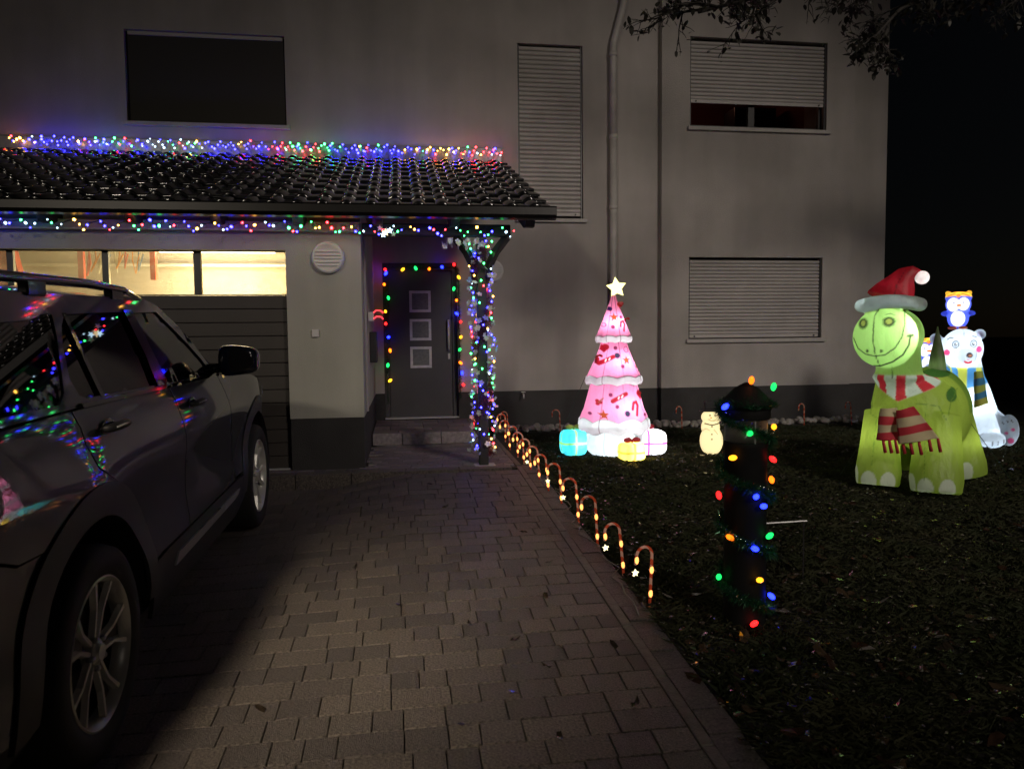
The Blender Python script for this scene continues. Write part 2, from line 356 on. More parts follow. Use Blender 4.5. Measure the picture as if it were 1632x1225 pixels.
# side niche strip and letter box on the garage side wall
hpart('pilaster', MB().bbox(-.378, -.355, 7.5, 7.56, .92, 2.7, .004), RENDER_)
mb_ = hpart('letter_box', MB().bbox(-.378, -.30, 8.55, 8.85, 1.37, 1.72, .008), DARKF)
hpart('wall_switch', MB().bbox(-.845, -.78, GY-.03, GY-.001, 1.665, 1.735, .006), WHITEP)
# windows
def shutter_mesh(x0, x1, z0, z1, y, pitch, bar=True):
    vs = []; fs = []; prof = []
    n = int((z1-z0)/pitch)
    for i in range(n+1):
        z = z0+i*pitch
        if z+pitch > z1+.001: break
        for t, d in ((0, .004), (.05, -.008), (.3, -.017), (.6, -.016), (.85, -.004), (.93, .010)): prof.append((y+d, z+t*pitch))
    k = len(prof)
    for X in (x0, x1): vs += [(X, a, b) for a, b in prof]
    fs = [(i, k+i, k+i+1, i+1) for i in range(k-1)]
    s = MB().add(vs, fs)
    return s
def window(x0, x1, z0, z1, y, shut_to, sill=True, frame_y=.12, slat=.052, name='window', blind=False):
    w = empty('window', ((x0+x1)/2-house.location.x, y-house.location.y, z0-house.location.z), parent=house)
    off = Matrix.Translation((-(x0+x1)/2, -y, -z0))
    def sp(n, mb, m, sm=False):
        o = mb.build(n, m, w, sm); o.data.transform(off); return o
    fy = y+frame_y; fw = .055
    s = MB(); s.box(x0, x1, fy, fy+.06, z0, z0+fw); s.box(x0, x1, fy, fy+.06, z1-fw, z1); s.box(x0, x0+fw, fy, fy+.06, z0+fw, z1-fw); s.box(x1-fw, x1, fy, fy+.06, z0+fw, z1-fw)
    xm = x0+(x1-x0)*.47
    if x1-x0 > 1.2 and not blind: s.box(xm-.045, xm+.045, fy-.002, fy+.06, z0+fw, z1-fw)
    sp('frame', s, DARKF)
    sp('pane', MB().add([(x0+fw, fy+.03, z0+fw), (x1-fw, fy+.03, z0+fw), (x1-fw, fy+.03, z1-fw), (x0+fw, fy+.03, z1-fw)], [(0, 1, 2, 3)]), GLS)
    if blind: sp('blind', MB().box(x0+.02, x1-.02, y+.062, y+.068, z0+.005, z1-.02), mat('dark_screen', (.035, .032, .03), .8))
    if shut_to is not None and shut_to < z1-.08:
        sy = y+.055
        sp('roller_shutter', shutter_mesh(x0+.028, x1-.028, shut_to+.05, z1, sy, slat), SHUT, False)
        sp('bottom_rail', MB().bbox(x0+.028, x1-.028, sy-.014, sy+.008, shut_to, shut_to+.048, .004), SHUT)
        for xx in (x0+.10, x1-.10): sp('stop', MB().tube([(xx, sy-.014, shut_to+.022), (xx, sy-.03, shut_to+.022)], .011, 8), DARKF)
        for xx in (x0, x1-.026): sp('guide_rail', MB().box(xx, xx+.026, sy-.022, sy+.03, z0, z1), DARKF)
    elif shut_to is not None:
        sp('bottom_rail', MB().bbox(x0+.028, x1-.028, y+.04, y+.062, z1-.05, z1-.004, .004), SHUT)
    if sill: sp('sill', MB().bbox(x0-.04, x1+.05, y-.055, y+.10, z0-.055, z0-.004, .006), SILLM)
    return w
GLS = glassmat('window_glass', (.55, .52, .5))
window(*LW, W, 5.53, frame_y=.09, blind=True)
window(*TW, W, 3.30, slat=.060)
window(*BU, B, 4.862, slat=.053)
window(*BL, B, 1.603, slat=.050)
# dark rooms behind the panes (each a plain box, the bay one dimly lit by a red lamp)
ROOM = mat('room_dark', (.05, .045, .04), .9); ROOMR = mat('room_red_brown', (.22, .07, .055), .8)
def room(x0, x1, y0, y1, z0, z1, m):
    s = MB(); s.box(x0, x1, y0, y1, z0, z1); s.f = [f for f in s.f if f != s.f[2]]
    s = MB().add(s.v, [(0,3,2,1),(4,5,6,7),(1,2,6,5),(2,3,7,6),(3,0,4,7)])
    return hpart('room', s, m)
room(-3.45, -1.35, W+.31, W+2, 4.3, 5.6, ROOM); room(1.5, 2.6, W+.31, W+2, 3.2, 5.6, ROOM)
room(3.9, 6.1, B+.61, W+2.4, 4.3, 5.7, ROOMR); room(3.9, 6.1, B+.61, W+2, 1.5, 2.8, ROOM)
hpart('wardrobe', MB().bbox(5.2, 5.9, 11.2, 11.6, 4.3, 5.2, .02), DARKF)
hpart('picture', MB().box(4.3, 4.9, 12.3, 12.36, 4.5, 5.1), ROOM)
lamp('bedroom_lamp', 'POINT', (4.95, 11.3, 5.3), 1.6, (1.0, .45, .30), .08)
# downpipe with offset
dp = empty('downpipe', (.9, 0, 0), parent=house)
s = MB(); s.tube([(0, 0, 0), (0, 0, 3.95)], .05, 16); o = s.build('pipe', PIPE, dp, True); 
s = MB(); s.tube([(0, 0, 3.95), (0, 0, 5.1), (.005, 0, 5.2), (.10, 0, 5.55), (.14, 0, 5.7), (.16, 0, 5.85), (.17, 0, 7)], .047, 16); s.build('pipe', PIPE, dp, True)
for z in (1.6, 3.95, 3.0, 5.05): MB().tube([(0, 0, z-.03), (0, 0, z+.03)], .057, 16).build('pipe_clip', PIPE, dp, True)
dp.location = (2.9-house.location.x, W-.075-house.location.y, 0)
# bulkhead lamps (unlit)
def bulkhead(x, y, z):
    b = empty('wall_lamp', (x, y, z)); M = RX(pi/2)
    s = MB(); s.lathe([(.10, .0), (.145, .0), (.15, .02), (.145, .05), (.13, .062), (.118, .055)], 40, M); s.build('ring', WHITEP, b, True)
    s = MB(); s.lathe([(.0, .03), (.118, .03), (.118, .04), (.0, .052)], 40, M); s.build('lens', FROST, b, True)
    for i in range(5):
        z_ = -.075+i*.032; w_ = sqrt(.118**2-z_**2)
        MB().bbox(-w_, w_, -.068, -.05, z_-.006, z_+.006, .003).build('louvre', WHITEP, b)
    return b
FROST = mat('frosted_glass', (.5, .5, .52), .3)
tag(bulkhead(-.679, GY, 2.40), 'round white louvred wall lamp between garage door and entrance', 'lamp', 'round wall lamps')
tag(bulkhead(1.222, W, 2.542), 'round white louvred wall lamp partly hidden behind the decorated post', 'lamp', 'round wall lamps')
sn = empty('motion_sensor', (-.69, GY, 2.68)); tag(sn, 'small white motion sensor above the louvred wall lamp', 'sensor')
MB().bbox(-.035, .035, -.03, 0, -.01, .045, .008).build('base', WHITEP, sn); MB().ball((0, -.05, -.015), .04, 16, 10).build('eye', WHITEP, sn, True)
tap = empty('garden_tap', (1.62, W-.01, .86)); tag(tap, 'small metal garden tap on the dark plinth right of the post', 'tap')
MB().tube([(0, 0, 0), (0, -.07, 0), (0, -.09, -.02), (0, -.09, -.06)], .011, 10).build('spout', STEEL, tap, True); MB().bbox(-.03, .03, -.06, -.045, .02, .032, .004).build('handle', STEEL, tap)
# front door
dr = empty('front_door', (DOORH[0]-house.location.x, W-house.location.y, .55-house.location.z), parent=house)
dw = DOORH[1]-DOORH[0]; dh = 2.655-.55
s = MB(); s.bbox(0, .07, .08, .16, 0, dh, .004); s.bbox(dw-.07, dw, .08, .16, 0, dh, .004); s.bbox(.0701, dw-.0701, .08, .16, dh-.10, dh, .004); s.build('frame', DOORM, dr)
MB().bbox(.074, dw-.074, .10, .15, .01, dh-.104, .004).build('leaf', DOORM, dr)
for z0, z1 in ((1.99, 2.285), (1.61, 1.90), (1.235, 1.525)):
    zc = (z0+z1)/2-.55; xc = .235+.262; h = .145
    s = MB(); s.bbox(xc-h, xc+h, .085, .101, zc+h-.035, zc+h, .003); s.bbox(xc-h, xc+h, .085, .101, zc-h, zc-h+.035, .003); s.bbox(xc-h, xc-h+.035, .085, .101, zc-h+.036, zc+h-.036, .003); s.bbox(xc+h-.035, xc+h, .085, .101, zc-h+.036, zc+h-.036, .003)
    s.build('light_frame', STEEL, dr); MB().box(xc-h+.035, xc+h-.035, .094, .098, zc-h+.035, zc+h-.035).build('frosted_light', mat('frosted_dim', (.13, .14, .14), .5, var=.2, scale=30), dr)
MB().tube([(.875, .045, .93), (.875, .045, 1.34)], .014, 12).build('handle', STEEL, dr, True)
s = MB(); s.tube([(.875, .045, .99), (.875, .10, .99)], .008, 8); s.tube([(.875, .045, 1.28), (.875, .10, 1.28)], .008, 8); s.build('handle_stud', STEEL, dr, True)
MB().bbox(.865, .895, .092, .101, .80, .88, .004).build('lock', STEEL, dr)
hpart('threshold', MB().bbox(-.262, .735, W-.04, W+.1, .552, .567, .004), STEEL)
# garage door: dark planks below, a glazed row at the top
gd = empty('garage_door', (-3.2-house.location.x, 7.25-house.location.y, .41-house.location.z), parent=house)
gx0, gx1 = -5.15+3.2, -1.068+3.2
z = .0; n = 13; ph = (2.06-.41)/n
for i in range(n):
    s = MB(); s.bbox(gx0, gx1, .0, .04, i*ph+.0025, (i+1)*ph-.0025, .004); s.build('plank', GARD, gd)
MB().box(gx0, gx1, .03, .05, 0, 1.65).build('backing', DARKF, gd)
GPANE = glassmat('garage_pane', (.95, .93, .88), dirt=.10)
wx = [(-1.84, -1.08), (-2.64, -1.905), (-3.437, -2.695), (-4.24, -3.49), (-5.04, -4.29)]
s = MB(); s.box(gx0, gx1, .0, .04, 1.652, 1.66); s.box(gx0, gx1, .0, .04, 2.052, 2.11)
for a, b in zip([-1.068]+[w[0] for w in wx], [w[1] for w in wx]+[-5.15]): s.box(b+3.2, a+3.2, .0, .04, 1.66, 2.052)
s.build('window_rail', DARKF, gd)
for a, b in wx: MB().box(a+3.2, b+3.2, .018, .022, 1.66, 2.052).build('pane', GPANE, gd)
MB().bbox(gx1-.32, gx1+.0, -.05, .0, -.0, .012, .003).build('floor_seal', STEEL, gd)
# garage interior
GWALL = mat('garage_plaster', (.62, .55, .36), .8, var=.12, scale=2.5, detail=8); REDM = mat('red_shelf', (.55, .06, .03), .5); TUBE = emat('strip_light', (1.0, .92, .66), 26); ORG = mat('orange_hose', (.75, .28, .03), .5); BLUEH = mat('blue_hose', (.15, .25, .5), .5)
gi = empty('garage_room', (-3, 9, .41), parent=None); gi.parent = house; gi.location = (-3-house.location.x, 9-house.location.y, 0)
s = MB(); s.add([(-3.1, -1.62, 0), (1.9, -1.62, 0), (1.9, 3.4, 0), (-3.1, 3.4, 0), (-3.1, -1.62, 2.5), (1.9, -1.62, 2.5), (1.9, 3.4, 2.5), (-3.1, 3.4, 2.5)], [(0,1,2,3),(4,7,6,5),(1,5,6,2),(2,6,7,3),(3,7,4,0)])
s.build('room_wall', GWALL, gi)
s = MB(); s.bbox(.1, 1.45, .45, .60, 2.30, 2.37, .01); s.build('strip_light', TUBE, gi)
s = MB(); s.bbox(.05, 1.5, .42, .63, 2.372, 2.44, .01); s.build('strip_light_housing', WHITEP, gi)
s = MB(); s.bbox(-1.8, -.6, 2.4, 2.52, 2.28, 2.33, .01); s.build('strip_light', TUBE, gi)
for zz in (2.17,): MB().box(-1.9, 1.9, 1.0, 1.04, zz, zz+.035).build('ceiling_rail', STEEL, gi)
MB().prism([(-1.75, 1.2), (-1.05, 1.2), (-1.30, 2.42), (-1.62, 2.42)], 0.0, .12).build('red_cupboard', REDM, gi)
s = MB(); s.box(-.72, -.66, .3, .36, 1.95, 2.45); s.box(.42-.35, .48-.35, .3, .36, 1.95, 2.45); s.build('red_rack', REDM, gi)
for i in range(9):
    xx = -.6+i*.07; a = R.uniform(.05, .16); s = MB(); s.tube([(xx, .3, 2.4), (xx+R.uniform(-.03, .03), .3, 2.3-a), (xx+R.uniform(-.05, .05), .28, 2.15-a), (xx+R.uniform(0, .08), .3, 2.25)], R.uniform(.006, .012), 6); s.build('hanging_hose', R.choice([REDM, ORG, BLUEH, WHITEP, REDM]), gi)
lamp('garage_lamp', 'POINT', (-2.2, 9.4, 2.2), 165, (1.0, .78, .36), .2)
lamp('garage_lamp_left', 'POINT', (-4.2, 10.6, 2.2), 115, (1.0, .74, .34), .2)
# ------------------------------------------------------------------ porch canopy
can = empty('porch_canopy', (0, 8.5, 2.8)); tag(can, 'lean-to canopy of glossy black pantiles on dark timbers over garage and door', 'canopy')
def cpart(n, mb, m, sm=False):
    o = mb.build(n, m, can, sm); o.data.transform(Matrix.Translation((0, -8.5, -2.8))); return o
EY, EZ, TY, TZ = 6.80, 2.80, 10.04, 3.985
sl = atan2(TZ-EZ, TY-EY); SL = sqrt((TZ-EZ)**2+(TY-EY)**2)
# one pantile: S-shaped section, width .21, length .40, local x across, y up the slope
NT = 10; gauge = SL/NT; tw = .212
def tile_mesh():
    n = 14; prof = []
    for i in range(n+1):
        t = i/n; x = (t-.5)*(tw+.018)
        z = .034*max(0, cos(min(1, abs(t-.30)/.27)*pi/2))**.8
        prof.append((x, z))
    L = gauge*1.12; vs = []; th = .014
    rows = [(0.0, .016, .88), (.005, .025, .97), (.016, .0285, 1), (L, .0, 1)]
    k = n+1
    for yy, dz, sc in rows: vs += [(x, yy, z*sc+dz+.012) for x, z in prof]
    vs += [(x, 0, z*.9+.022+.012-th) for x, z in prof]; vs += [(x, L, z+.012-th) for x, z in prof]
    fs = []
    for r_ in range(3): fs += [(r_*k+i, r_*k+i+1, (r_+1)*k+i+1, (r_+1)*k+i) for i in range(n)]
    fs += [(4*k+i, 4*k+i+1, i+1, i) for i in range(n)]
    fs += [(4*k, 0, k), (4*k, k, 5*k), (k, 2*k, 5*k), (2*k, 3*k, 5*k)]
    fs += [(4*k+n, k+n, n), (4*k+n, 5*k+n, k+n), (k+n, 5*k+n, 2*k+n), (2*k+n, 5*k+n, 3*k+n)]
    me = mesh_from('tile', vs, fs, (TILE,), True)
    bm = bmesh.new(); bm.from_mesh(me)
    for e in bm.edges:
        if len(e.link_faces) != 2 or e.calc_face_angle(0) > radians(62): e.smooth = False
    bm.to_mesh(me); bm.free(); return me
TM = tile_mesh(); NCOL = 30; XR = 1.375
for c in range(NCOL):
    for r_ in range(NT):
        d = r_*gauge-.03; x = XR-tw*(c+.5)
        place('tile', TM, can, (x+R.uniform(-.0015, .0015), EY+d*cos(sl)-8.5, EZ+d*sin(sl)-2.8+R.uniform(-.001, .001)), (sl+R.uniform(-.014, .014), R.uniform(-.014, .014), R.uniform(-.010, .010)))
XL = XR-tw*NCOL
s = MB(); M = TR(0, EY, EZ) @ RX(sl)
s.box(XL, XR-.03, .0, SL-.02, -.045, -.002, M); cpart('boarding', s, BLACKW)
s = MB(); s.box(XR-.03, XR-.004, .02, SL-.02, -.075, .012, M); cpart('verge_board', s, BLACKW)
# gutter: half-round with a front lip
s = MB(); prof = [(-.03, .04), (-.10, .045), (-.115, .03), (-.115, -.035), (-.09, -.065), (-.04, -.075), (.0, -.06), (.0, -.05), (-.045, -.06), (-.085, -.052), (-.103, -.03), (-.103, .028), (-.03, .03)]
k = len(prof); vs = [(X, EY+a, EZ+b-.015) for X in (XL, XR+.03) for a, b in prof]; s.add(vs, [(i, (i+1) % k, k+(i+1) % k, k+i) for i in range(k)]+[tuple(range(k)), tuple(range(k, 2*k))[::-1]]); cpart('gutter', s, GUTM)
# rafters, spaced .70, dark tails under the eave
for i in range(9):
    x = 1.19-.70*i
    s = MB(); s.prism([(0, 0), (.035, -.10), (.12, -.13), (SL-.05, -.13), (SL-.05, 0)], -.045, .045, TR(x, EY+.03, EZ-.048) @ RX(0) @ Matrix.Rotation(pi/2, 4, 'Z') @ RY(-sl)); cpart('rafter', s, BLACKW)
cpart('beam', MB().bbox(-.36, 1.03, 7.04, 7.16, 2.60, 2.71, .01), BLACKW)
cpart('beam', MB().bbox(-6.3, -.38, 7.05, 7.145, 2.63, 2.72, .01), RENDERG)
cpart('wall_plate', MB().bbox(-.36, 1.30, 9.98, 10.08, 3.80, 3.90, .01), BLACKW)
s = MB(); s.bbox(XL, 1.36, 10.055, 10.095, TZ+.0, TZ+.19, .004); cpart('flashing', s, FLASH)
s = MB(); s.bbox(.705, .795, 7.055, 7.145, .40, 2.60, .008); o = cpart('post', s, BLACKW)
cpart('post_foot', MB().bbox(.66, .86, 7.02, 7.18, .405, .415, .002), STEEL)
for sgn in (-1, 1):
    s = MB(); pts = [(.75+sgn*.04, 7.1, 2.16), (.75+sgn*.07, 7.1, 2.32), (.75+sgn*.14, 7.1, 2.46), (.75+sgn*.25, 7.1, 2.60)]
    s.tube(pts, .042, 4); cpart('brace', s, BLACKW)
# ------------------------------------------------------------------ string lights
def bulb_mesh(r, m, n=6, k=4): return MB().ball((0, 0, 0), (r, r, r*1.15), n, k).mesh('bulb', m, True)
SB = {k: bulb_mesh(.0108, m) for k, m in BULB.items()}
EBM = {k: bulb_mesh(.0092, m) for k, m in BULB.items()}
LB = {k: MB().ball((0, 0, 0), (.019, .019, .03), 10, 8).mesh('bulb', m, True) for k, m in BIG.items()}
def wirepath(name, pts, r, m, parent): return MB().tube(pts, r, 4, M=None).build(name, m, parent)
def lights(name, label, pts, cols, meshes=SB, wire_r=.003, group=None, cat='string lights', tail=None):
    o = empty(name, pts[0]); tag(o, label, cat, group); b = Vector(pts[0])
    for p, c in zip(pts, cols): place('bulb', meshes[c], o, Vector(p)-b, (R.uniform(-1, 1), R.uniform(-1, 1), 0), (R.choice((.7, .85, 1, 1, 1.3)),)*3)
    MB().tube([Vector(p)-b+Vector((0, .012, .012)) for p in pts], wire_r, 4).build('wire', WIRE, o)
    return o
pts = []; cols = []; x = -4.70; i = 0; seq = 'ybbgwbbrgbbyrwgbbrbg'
while x < 1.37 and len(pts) < 295:
    row = (0, .022, -.018, -.045)[i % 4]
    pts.append((x, 9.985-abs(row)*1.0+R.uniform(-.025, .02), 4.115+row*1.3+R.uniform(-.015, .015)-(.0)))
    cl = seq[int((x+5)*2.1+R.uniform(-.7, .7)) % 20] if R.random() < .72 else R.choice('brgybbw'); cols.append(cl)
    x += R.uniform(.014, .046); i += 1
lights('ridge_string_lights', 'dense multicoloured string lights along the top edge of the black tiled canopy', pts, cols)
pts = []; cols = []; x = -3.9
while x < 1.0:
    n = R.choice((3, 4, 5)); c = R.choice('brgybbbwbb')
    for j in range(n):
        dz = -.035*(j if j <= n/2 else n-j)+R.uniform(-.012, .012)
        pts.append((x+j*.035, 6.84+R.uniform(-.012, .012), 2.685+dz+(-.01 if x < -.5 else -.035))); cols.append(c if R.random() < .6 else R.choice('brgyw'))
    x += n*.035+R.uniform(.02, .075)
lights('eave_string_lights', 'multicoloured icicle string lights hanging below the gutter of the canopy', pts[:290], cols, EBM)
# post garland: dark red tinsel, pale flower covers, small bulbs
gar = empty('post_garland', (.75, 7.1, .5)); tag(gar, 'garland of white flowers, red tinsel and coloured bulbs wound round the post', 'garland')
RTIN = mat('red_tinsel', (.10, .008, .015), .3, var=.4, scale=50); FLOW = mat('flower_white', (.80, .82, .84), .45)
s = MB()
def needle(s, p, d, w):
    d = Vector(d); a = d.cross(Vector((R.uniform(-1, 1), R.uniform(-1, 1), R.uniform(-1, 1)))).normalized()*w; p = Vector(p); s.add([p-a, p+a, p+d], [(0, 1, 2)])
for i in range(7000):
    z = R.uniform(.0, 2.0); a = z*9.0+R.uniform(-1.0, 1.0); r_ = R.uniform(.055, .105)
    needle(s, (cos(a)*r_, sin(a)*r_, z), (R.uniform(-.03, .03), R.uniform(-.03, .03), R.uniform(-.03, .03)), .0022)
tag(s.build('tinsel', RTIN, gar), kind='stuff')
def flower_mesh(r=.03):
    s = MB()
    for k in range(5):
        a = 2*pi*k/5; c = Vector((cos(a), sin(a), 0)); t = Vector((-sin(a), cos(a), 0))
        s.add([(0, 0, 0), c*r*.55+t*r*.42+Vector((0, 0, r*.25)), c*r+t*r*.25+Vector((0, 0, r*.2)), c*r*1.05-t*r*.25+Vector((0, 0, r*.2)), c*r*.55-t*r*.42+Vector((0, 0, r*.25))], [(0, 1, 2, 3, 4)])
    return s.mesh('flower', FLOW)
FM = flower_mesh(.027)
for i in range(190):
    z = .04+i/190*1.98+R.uniform(-.04, .04); a = i*2.4+R.uniform(-.9, .9); r_ = R.uniform(.085, .135)
    place('flower', FM, gar, (cos(a)*r_, sin(a)*r_, z), (R.uniform(.3, 2.6), R.uniform(-1, 1), a+pi/2+R.uniform(-.8, .8)), (R.uniform(.6, 1.25),)*3)
pb = {k: bulb_mesh(.0085, m) for k, m in BULB.items()}
for i in range(125):
    z = .08+i/125*2.0; a = i*1.93+R.uniform(-.2, .2); r_ = R.uniform(.095, .12)
    place('bulb', pb[R.choice('bbbgrywbgb')], gar, (cos(a)*r_, sin(a)*r_, z))
for i in range(26):
    x = R.uniform(-.36, .0); place('flower', FM, gar, (x-.02, -.09+R.uniform(-.03, .03), 2.03+R.uniform(-.05, .03)), (R.uniform(1, 2), R.uniform(-.6, .6), R.uniform(0, 6)))
# star cluster left of the door string
ro = empty('lit_star', (-.14, 6.86, 2.60)); tag(ro, 'small warm white star hanging from the eave lights above the door', 'star light')
SM_ = MB().prism([(cos(a)*r_, sin(a)*r_) for a, r_ in [(pi/2+i*pi/5, .035 if i % 2 == 0 else .015) for i in range(10)]], -.008, .008)
SM_.build('star', emat('warm_star', (1, .75, .4), 3), ro)
for i in range(5): MB().prism([(cos(a)*r_, sin(a)*r_) for a, r_ in [(pi/2+i2*pi/5, .028 if i2 % 2 == 0 else .012) for i2 in range(10)]], -.008, .008, TR(-.05+i*.03, .0, .0+R.uniform(-.03, .05))).build('star', BULB['w'] if i % 2 else FLOW, ro)
# door garland
dgl = empty('door_garland', (-.26, 10.02, .9)); tag(dgl, 'green garland with large coloured bulbs framing the dark front door', 'garland')
def dpx(px, py): return (-.262+(px-608)/117.2, 2.655-(py-418)/117.5)
pl = [(613, 430, 'r'), (614, 436, 'b'), (611, 453, 'o'), (617, 474, 'g'), (612, 495, 'y'), (612, 514, 'r'), (616, 535, 'b'), (618, 556, 'o'), (614, 579, 'g'), (617, 603, 'y')]
pt_ = [(640, 430, 'y'), (660, 428, 'g'), (681, 429, 'o'), (701, 426, 'b'), (720, 422, 'r')]
pr_ = [(727, 442, 'y'), (719, 460, 'g'), (723, 478, 'o'), (723, 499, 'b'), (729, 512, 'r'), (729, 536, 'y'), (727, 556, 'g'), (728, 577, 'o'), (730, 593, 'b'), (732, 612, 'r')]
for px, py, c in pl+pt_+pr_:
    x, z = dpx(px, py); place('bulb', LB[c], dgl, (x+.26, .0, z-.9), (R.uniform(-1.4, 1.4), R.uniform(-1, 1), 0), (1.0, 1.0, 1.0))
s = MB(); path = [dpx(613, 640)] + [dpx(613, y) for y in range(610, 425, -12)] + [dpx(x, 426) for x in range(616, 728, 8)] + [dpx(727, y) for y in range(430, 640, 12)]
P3 = [Vector((a+.26+R.uniform(-.01, .01), .03, b-.9)) for a, b in path]
for i in range(len(P3)-1):
    for j in range(110):
        needle(s, P3[i].lerp(P3[i+1], R.random())+Vector((R.uniform(-.012, .012), 0, R.uniform(-.012, .012))), (R.uniform(-.035, .035), R.uniform(-.04, .02), R.uniform(-.035, .035)), .0022)
tag(s.build('tinsel', TINSEL, dgl), kind='stuff')
MB().tube(P3, .004, 4).build('wire', WIRE, dgl)
rl = empty('red_lit_ornament', (-.34, 8.15, 1.88)); tag(rl, 'small white box with two glowing red loops on the garage side wall', 'ornament')
MB().bbox(-.03, .03, -.04, .04, -.05, .05, .01).build('box', WHITEP, rl)
RG = emat('red_glow', (1, .05, .06), 2.2)
for dz in (.045, -.02):
    MB().tube([(.02, -.0, dz-.01), (.06, -.04, dz+.02), (.11, -.06, dz+.015), (.13, -.05, dz-.01)], .008, 8).build('loop', RG, rl, True)
# ------------------------------------------------------------------ lawn
lawn = sheet('lawn', 1.115, 40, -6, 12.0, 120, 70, -.02, SOIL, noise=.008); tag(lawn, 'dark wet lawn strewn with fallen leaves', kind='structure')
def lz(x, y): return .058*min(y, 7.1)-.02
N = 150000
gx = []; 
u = NR.rand(N); yy = 1.6+ (9.5-1.6)*NR.rand(N)**.85; xx = 1.26+NR.rand(N)*np.minimum(7.2, .6+yy*.98)
clump = (np.sin(xx*9+np.sin(yy*7)*2)+np.sin(yy*11+np.cos(xx*5)*2))*.25+.5
h = (.012+.028*NR.rand(N))*(.5+clump); ang = NR.rand(N)*2*pi; lean = NR.randn(N, 2)*.026; w = .0014+.0014*NR.rand(N)
zz = .058*np.minimum(yy, 7.1)-.02+.008*(np.sin(xx*3.1+yy*1.3)+np.sin(yy*4.3-xx*1.7))
V = np.empty((N, 4, 3)); dx = np.cos(ang)*w; dy = np.sin(ang)*w
V[:, 0] = np.stack([xx-dx, yy-dy, zz-.004], 1); V[:, 1] = np.stack([xx+dx, yy+dy, zz-.004], 1)
V[:, 2] = np.stack([xx+dx*.7+lean[:, 0]*.5, yy+dy*.7+lean[:, 1]*.5, zz+h*.65], 1); V[:, 3] = np.stack([xx+lean[:, 0]*1.5, yy+lean[:, 1]*1.5, zz+h], 1)
def fast_mesh(name, V, faces, m, smooth=False):
    me = bpy.data.meshes.new(name); V = V.reshape(-1, 3); me.vertices.add(len(V)); me.vertices.foreach_set('co', V.ravel().astype(np.float32))
    k = faces.shape[1]; me.loops.add(faces.size); me.loops.foreach_set('vertex_index', faces.ravel().astype(np.int32))
    me.polygons.add(len(faces)); me.polygons.foreach_set('loop_start', np.arange(0, faces.size, k, dtype=np.int32))
    me.materials.append(m); me.update(calc_edges=True); return me
b4 = np.arange(N)[:, None]*4
F = np.concatenate([b4+np.array([[0, 1, 2]]), b4+np.array([[0, 2, 3]])])
go = place('grass_blades', fast_mesh('grass_blades', V, F, GRASS), lawn); tag(go, kind='stuff')
# fallen leaves
def leaf_mesh(m, seed, r=.035):
    q = random.Random(seed); n = 7; vs = [(0, 0, .004)]; fs = []
    for i in range(n):
        a = 2*pi*i/n; rr = r*(1+.5*cos(a)**2)*q.uniform(.6, 1.1); vs.append((cos(a)*rr, sin(a)*rr*.7, q.uniform(-.004, .02)))
    fs = [(0, 1+i, 1+(i+1) % n) for i in range(n)]
    s = MB().add(vs, fs); s.tube([(r*.9, 0, .008), (r*1.6, .004, .012)], .0012, 3); return s.mesh('leaf', m)
LM = [leaf_mesh(LEAFM[i % 3], i) for i in range(9)]
for i in range(280):
    y = 1.9+5.2*R.random()**1.5; x = 1.25+R.random()**1.2*(.5+y*.95)
    if i < 70: y = R.uniform(2.0, 4.2); x = 1.2+R.random()*1.6
    place('leaf', R.choice(LM), lawn, (x, y, lz(x, y)+R.uniform(.012, .035)), (R.uniform(-.5, .5), R.uniform(-.5, .5), R.uniform(0, 6.3)), (R.uniform(.6, 1.3),)*3)
s = [MB(), MB(), MB()]
for i in range(2600):
    y = R.uniform(2, 9); x = 1.25+R.random()*(1+y*.95); k = R.randrange(9); me = LM[k]; sc = R.uniform(.3, .9)
    M = TR(x, y, lz(x, y)+R.uniform(.01, .03)) @ RZ(R.uniform(0, 6.3)) @ RX(R.uniform(-.6, .6)) @ Matrix.Scale(sc, 4)
    q = random.Random(i); n = 6; vs = [(0, 0, .004)]+[(cos(2*pi*j/n)*.03*q.uniform(.7, 1.3), sin(2*pi*j/n)*.022*q.uniform(.7, 1.3), q.uniform(-.003, .012)) for j in range(n)]
    s[k % 3].add(vs, [(0, 1+j, 1+(j+1) % n) for j in range(n)], M)
for k in range(3): tag(s[k].build('leaf_litter', LEAFM[k], lawn), kind='stuff')
s = MB()
for i in range(2600):
    y = R.uniform(2.2, 8.8); x = 1.22+R.random()**1.3*(.6+y*.9); sc = R.uniform(.12, .42)
    M = TR(x, y, lz(x, y)+R.uniform(.015, .04)) @ RZ(R.uniform(0, 6.3)) @ RX(R.uniform(-.7, .7)) @ Matrix.Scale(sc, 4)
    s.add([(-.03, 0, 0), (-.01, -.012, .004), (.022, -.008, 0), (.034, .004, .003), (.006, .014, .006), (-.018, .010, .002)], [(0, 1, 2, 3, 4, 5)], M)
tag(s.build('glint_leaf_bits', mat('glint_leaf_pale', (.20, .18, .15), .15, spec=1, coat=1), lawn), kind='stuff')  # pale leaf-shaped flecks added as painted glints on the lawn
for px_ in [(-.32, 4.55), (.42, 2.95), (.60, 3.15), (.30, 3.62), (.70, 3.30), (.50, 3.42), (.74, 3.9), (.9, 2.8), (.55, 2.62), (.2, 2.75), (-.05, 3.9), (.86, 4.4), (.3, 5.7), (.8, 5.0), (.2, 6.4), (-.55, 6.1), (.95, 3.3), (.62, 4.9), (-.6, 3.0)]:
    place('leaf', LM[R.choice((2, 5, 8, 0))], drive, (px_[0], px_[1], g(*px_)+.006), (R.uniform(-.3, .3), R.uniform(-.3, .3), R.uniform(0, 6)), (R.uniform(.45, .8),)*3)
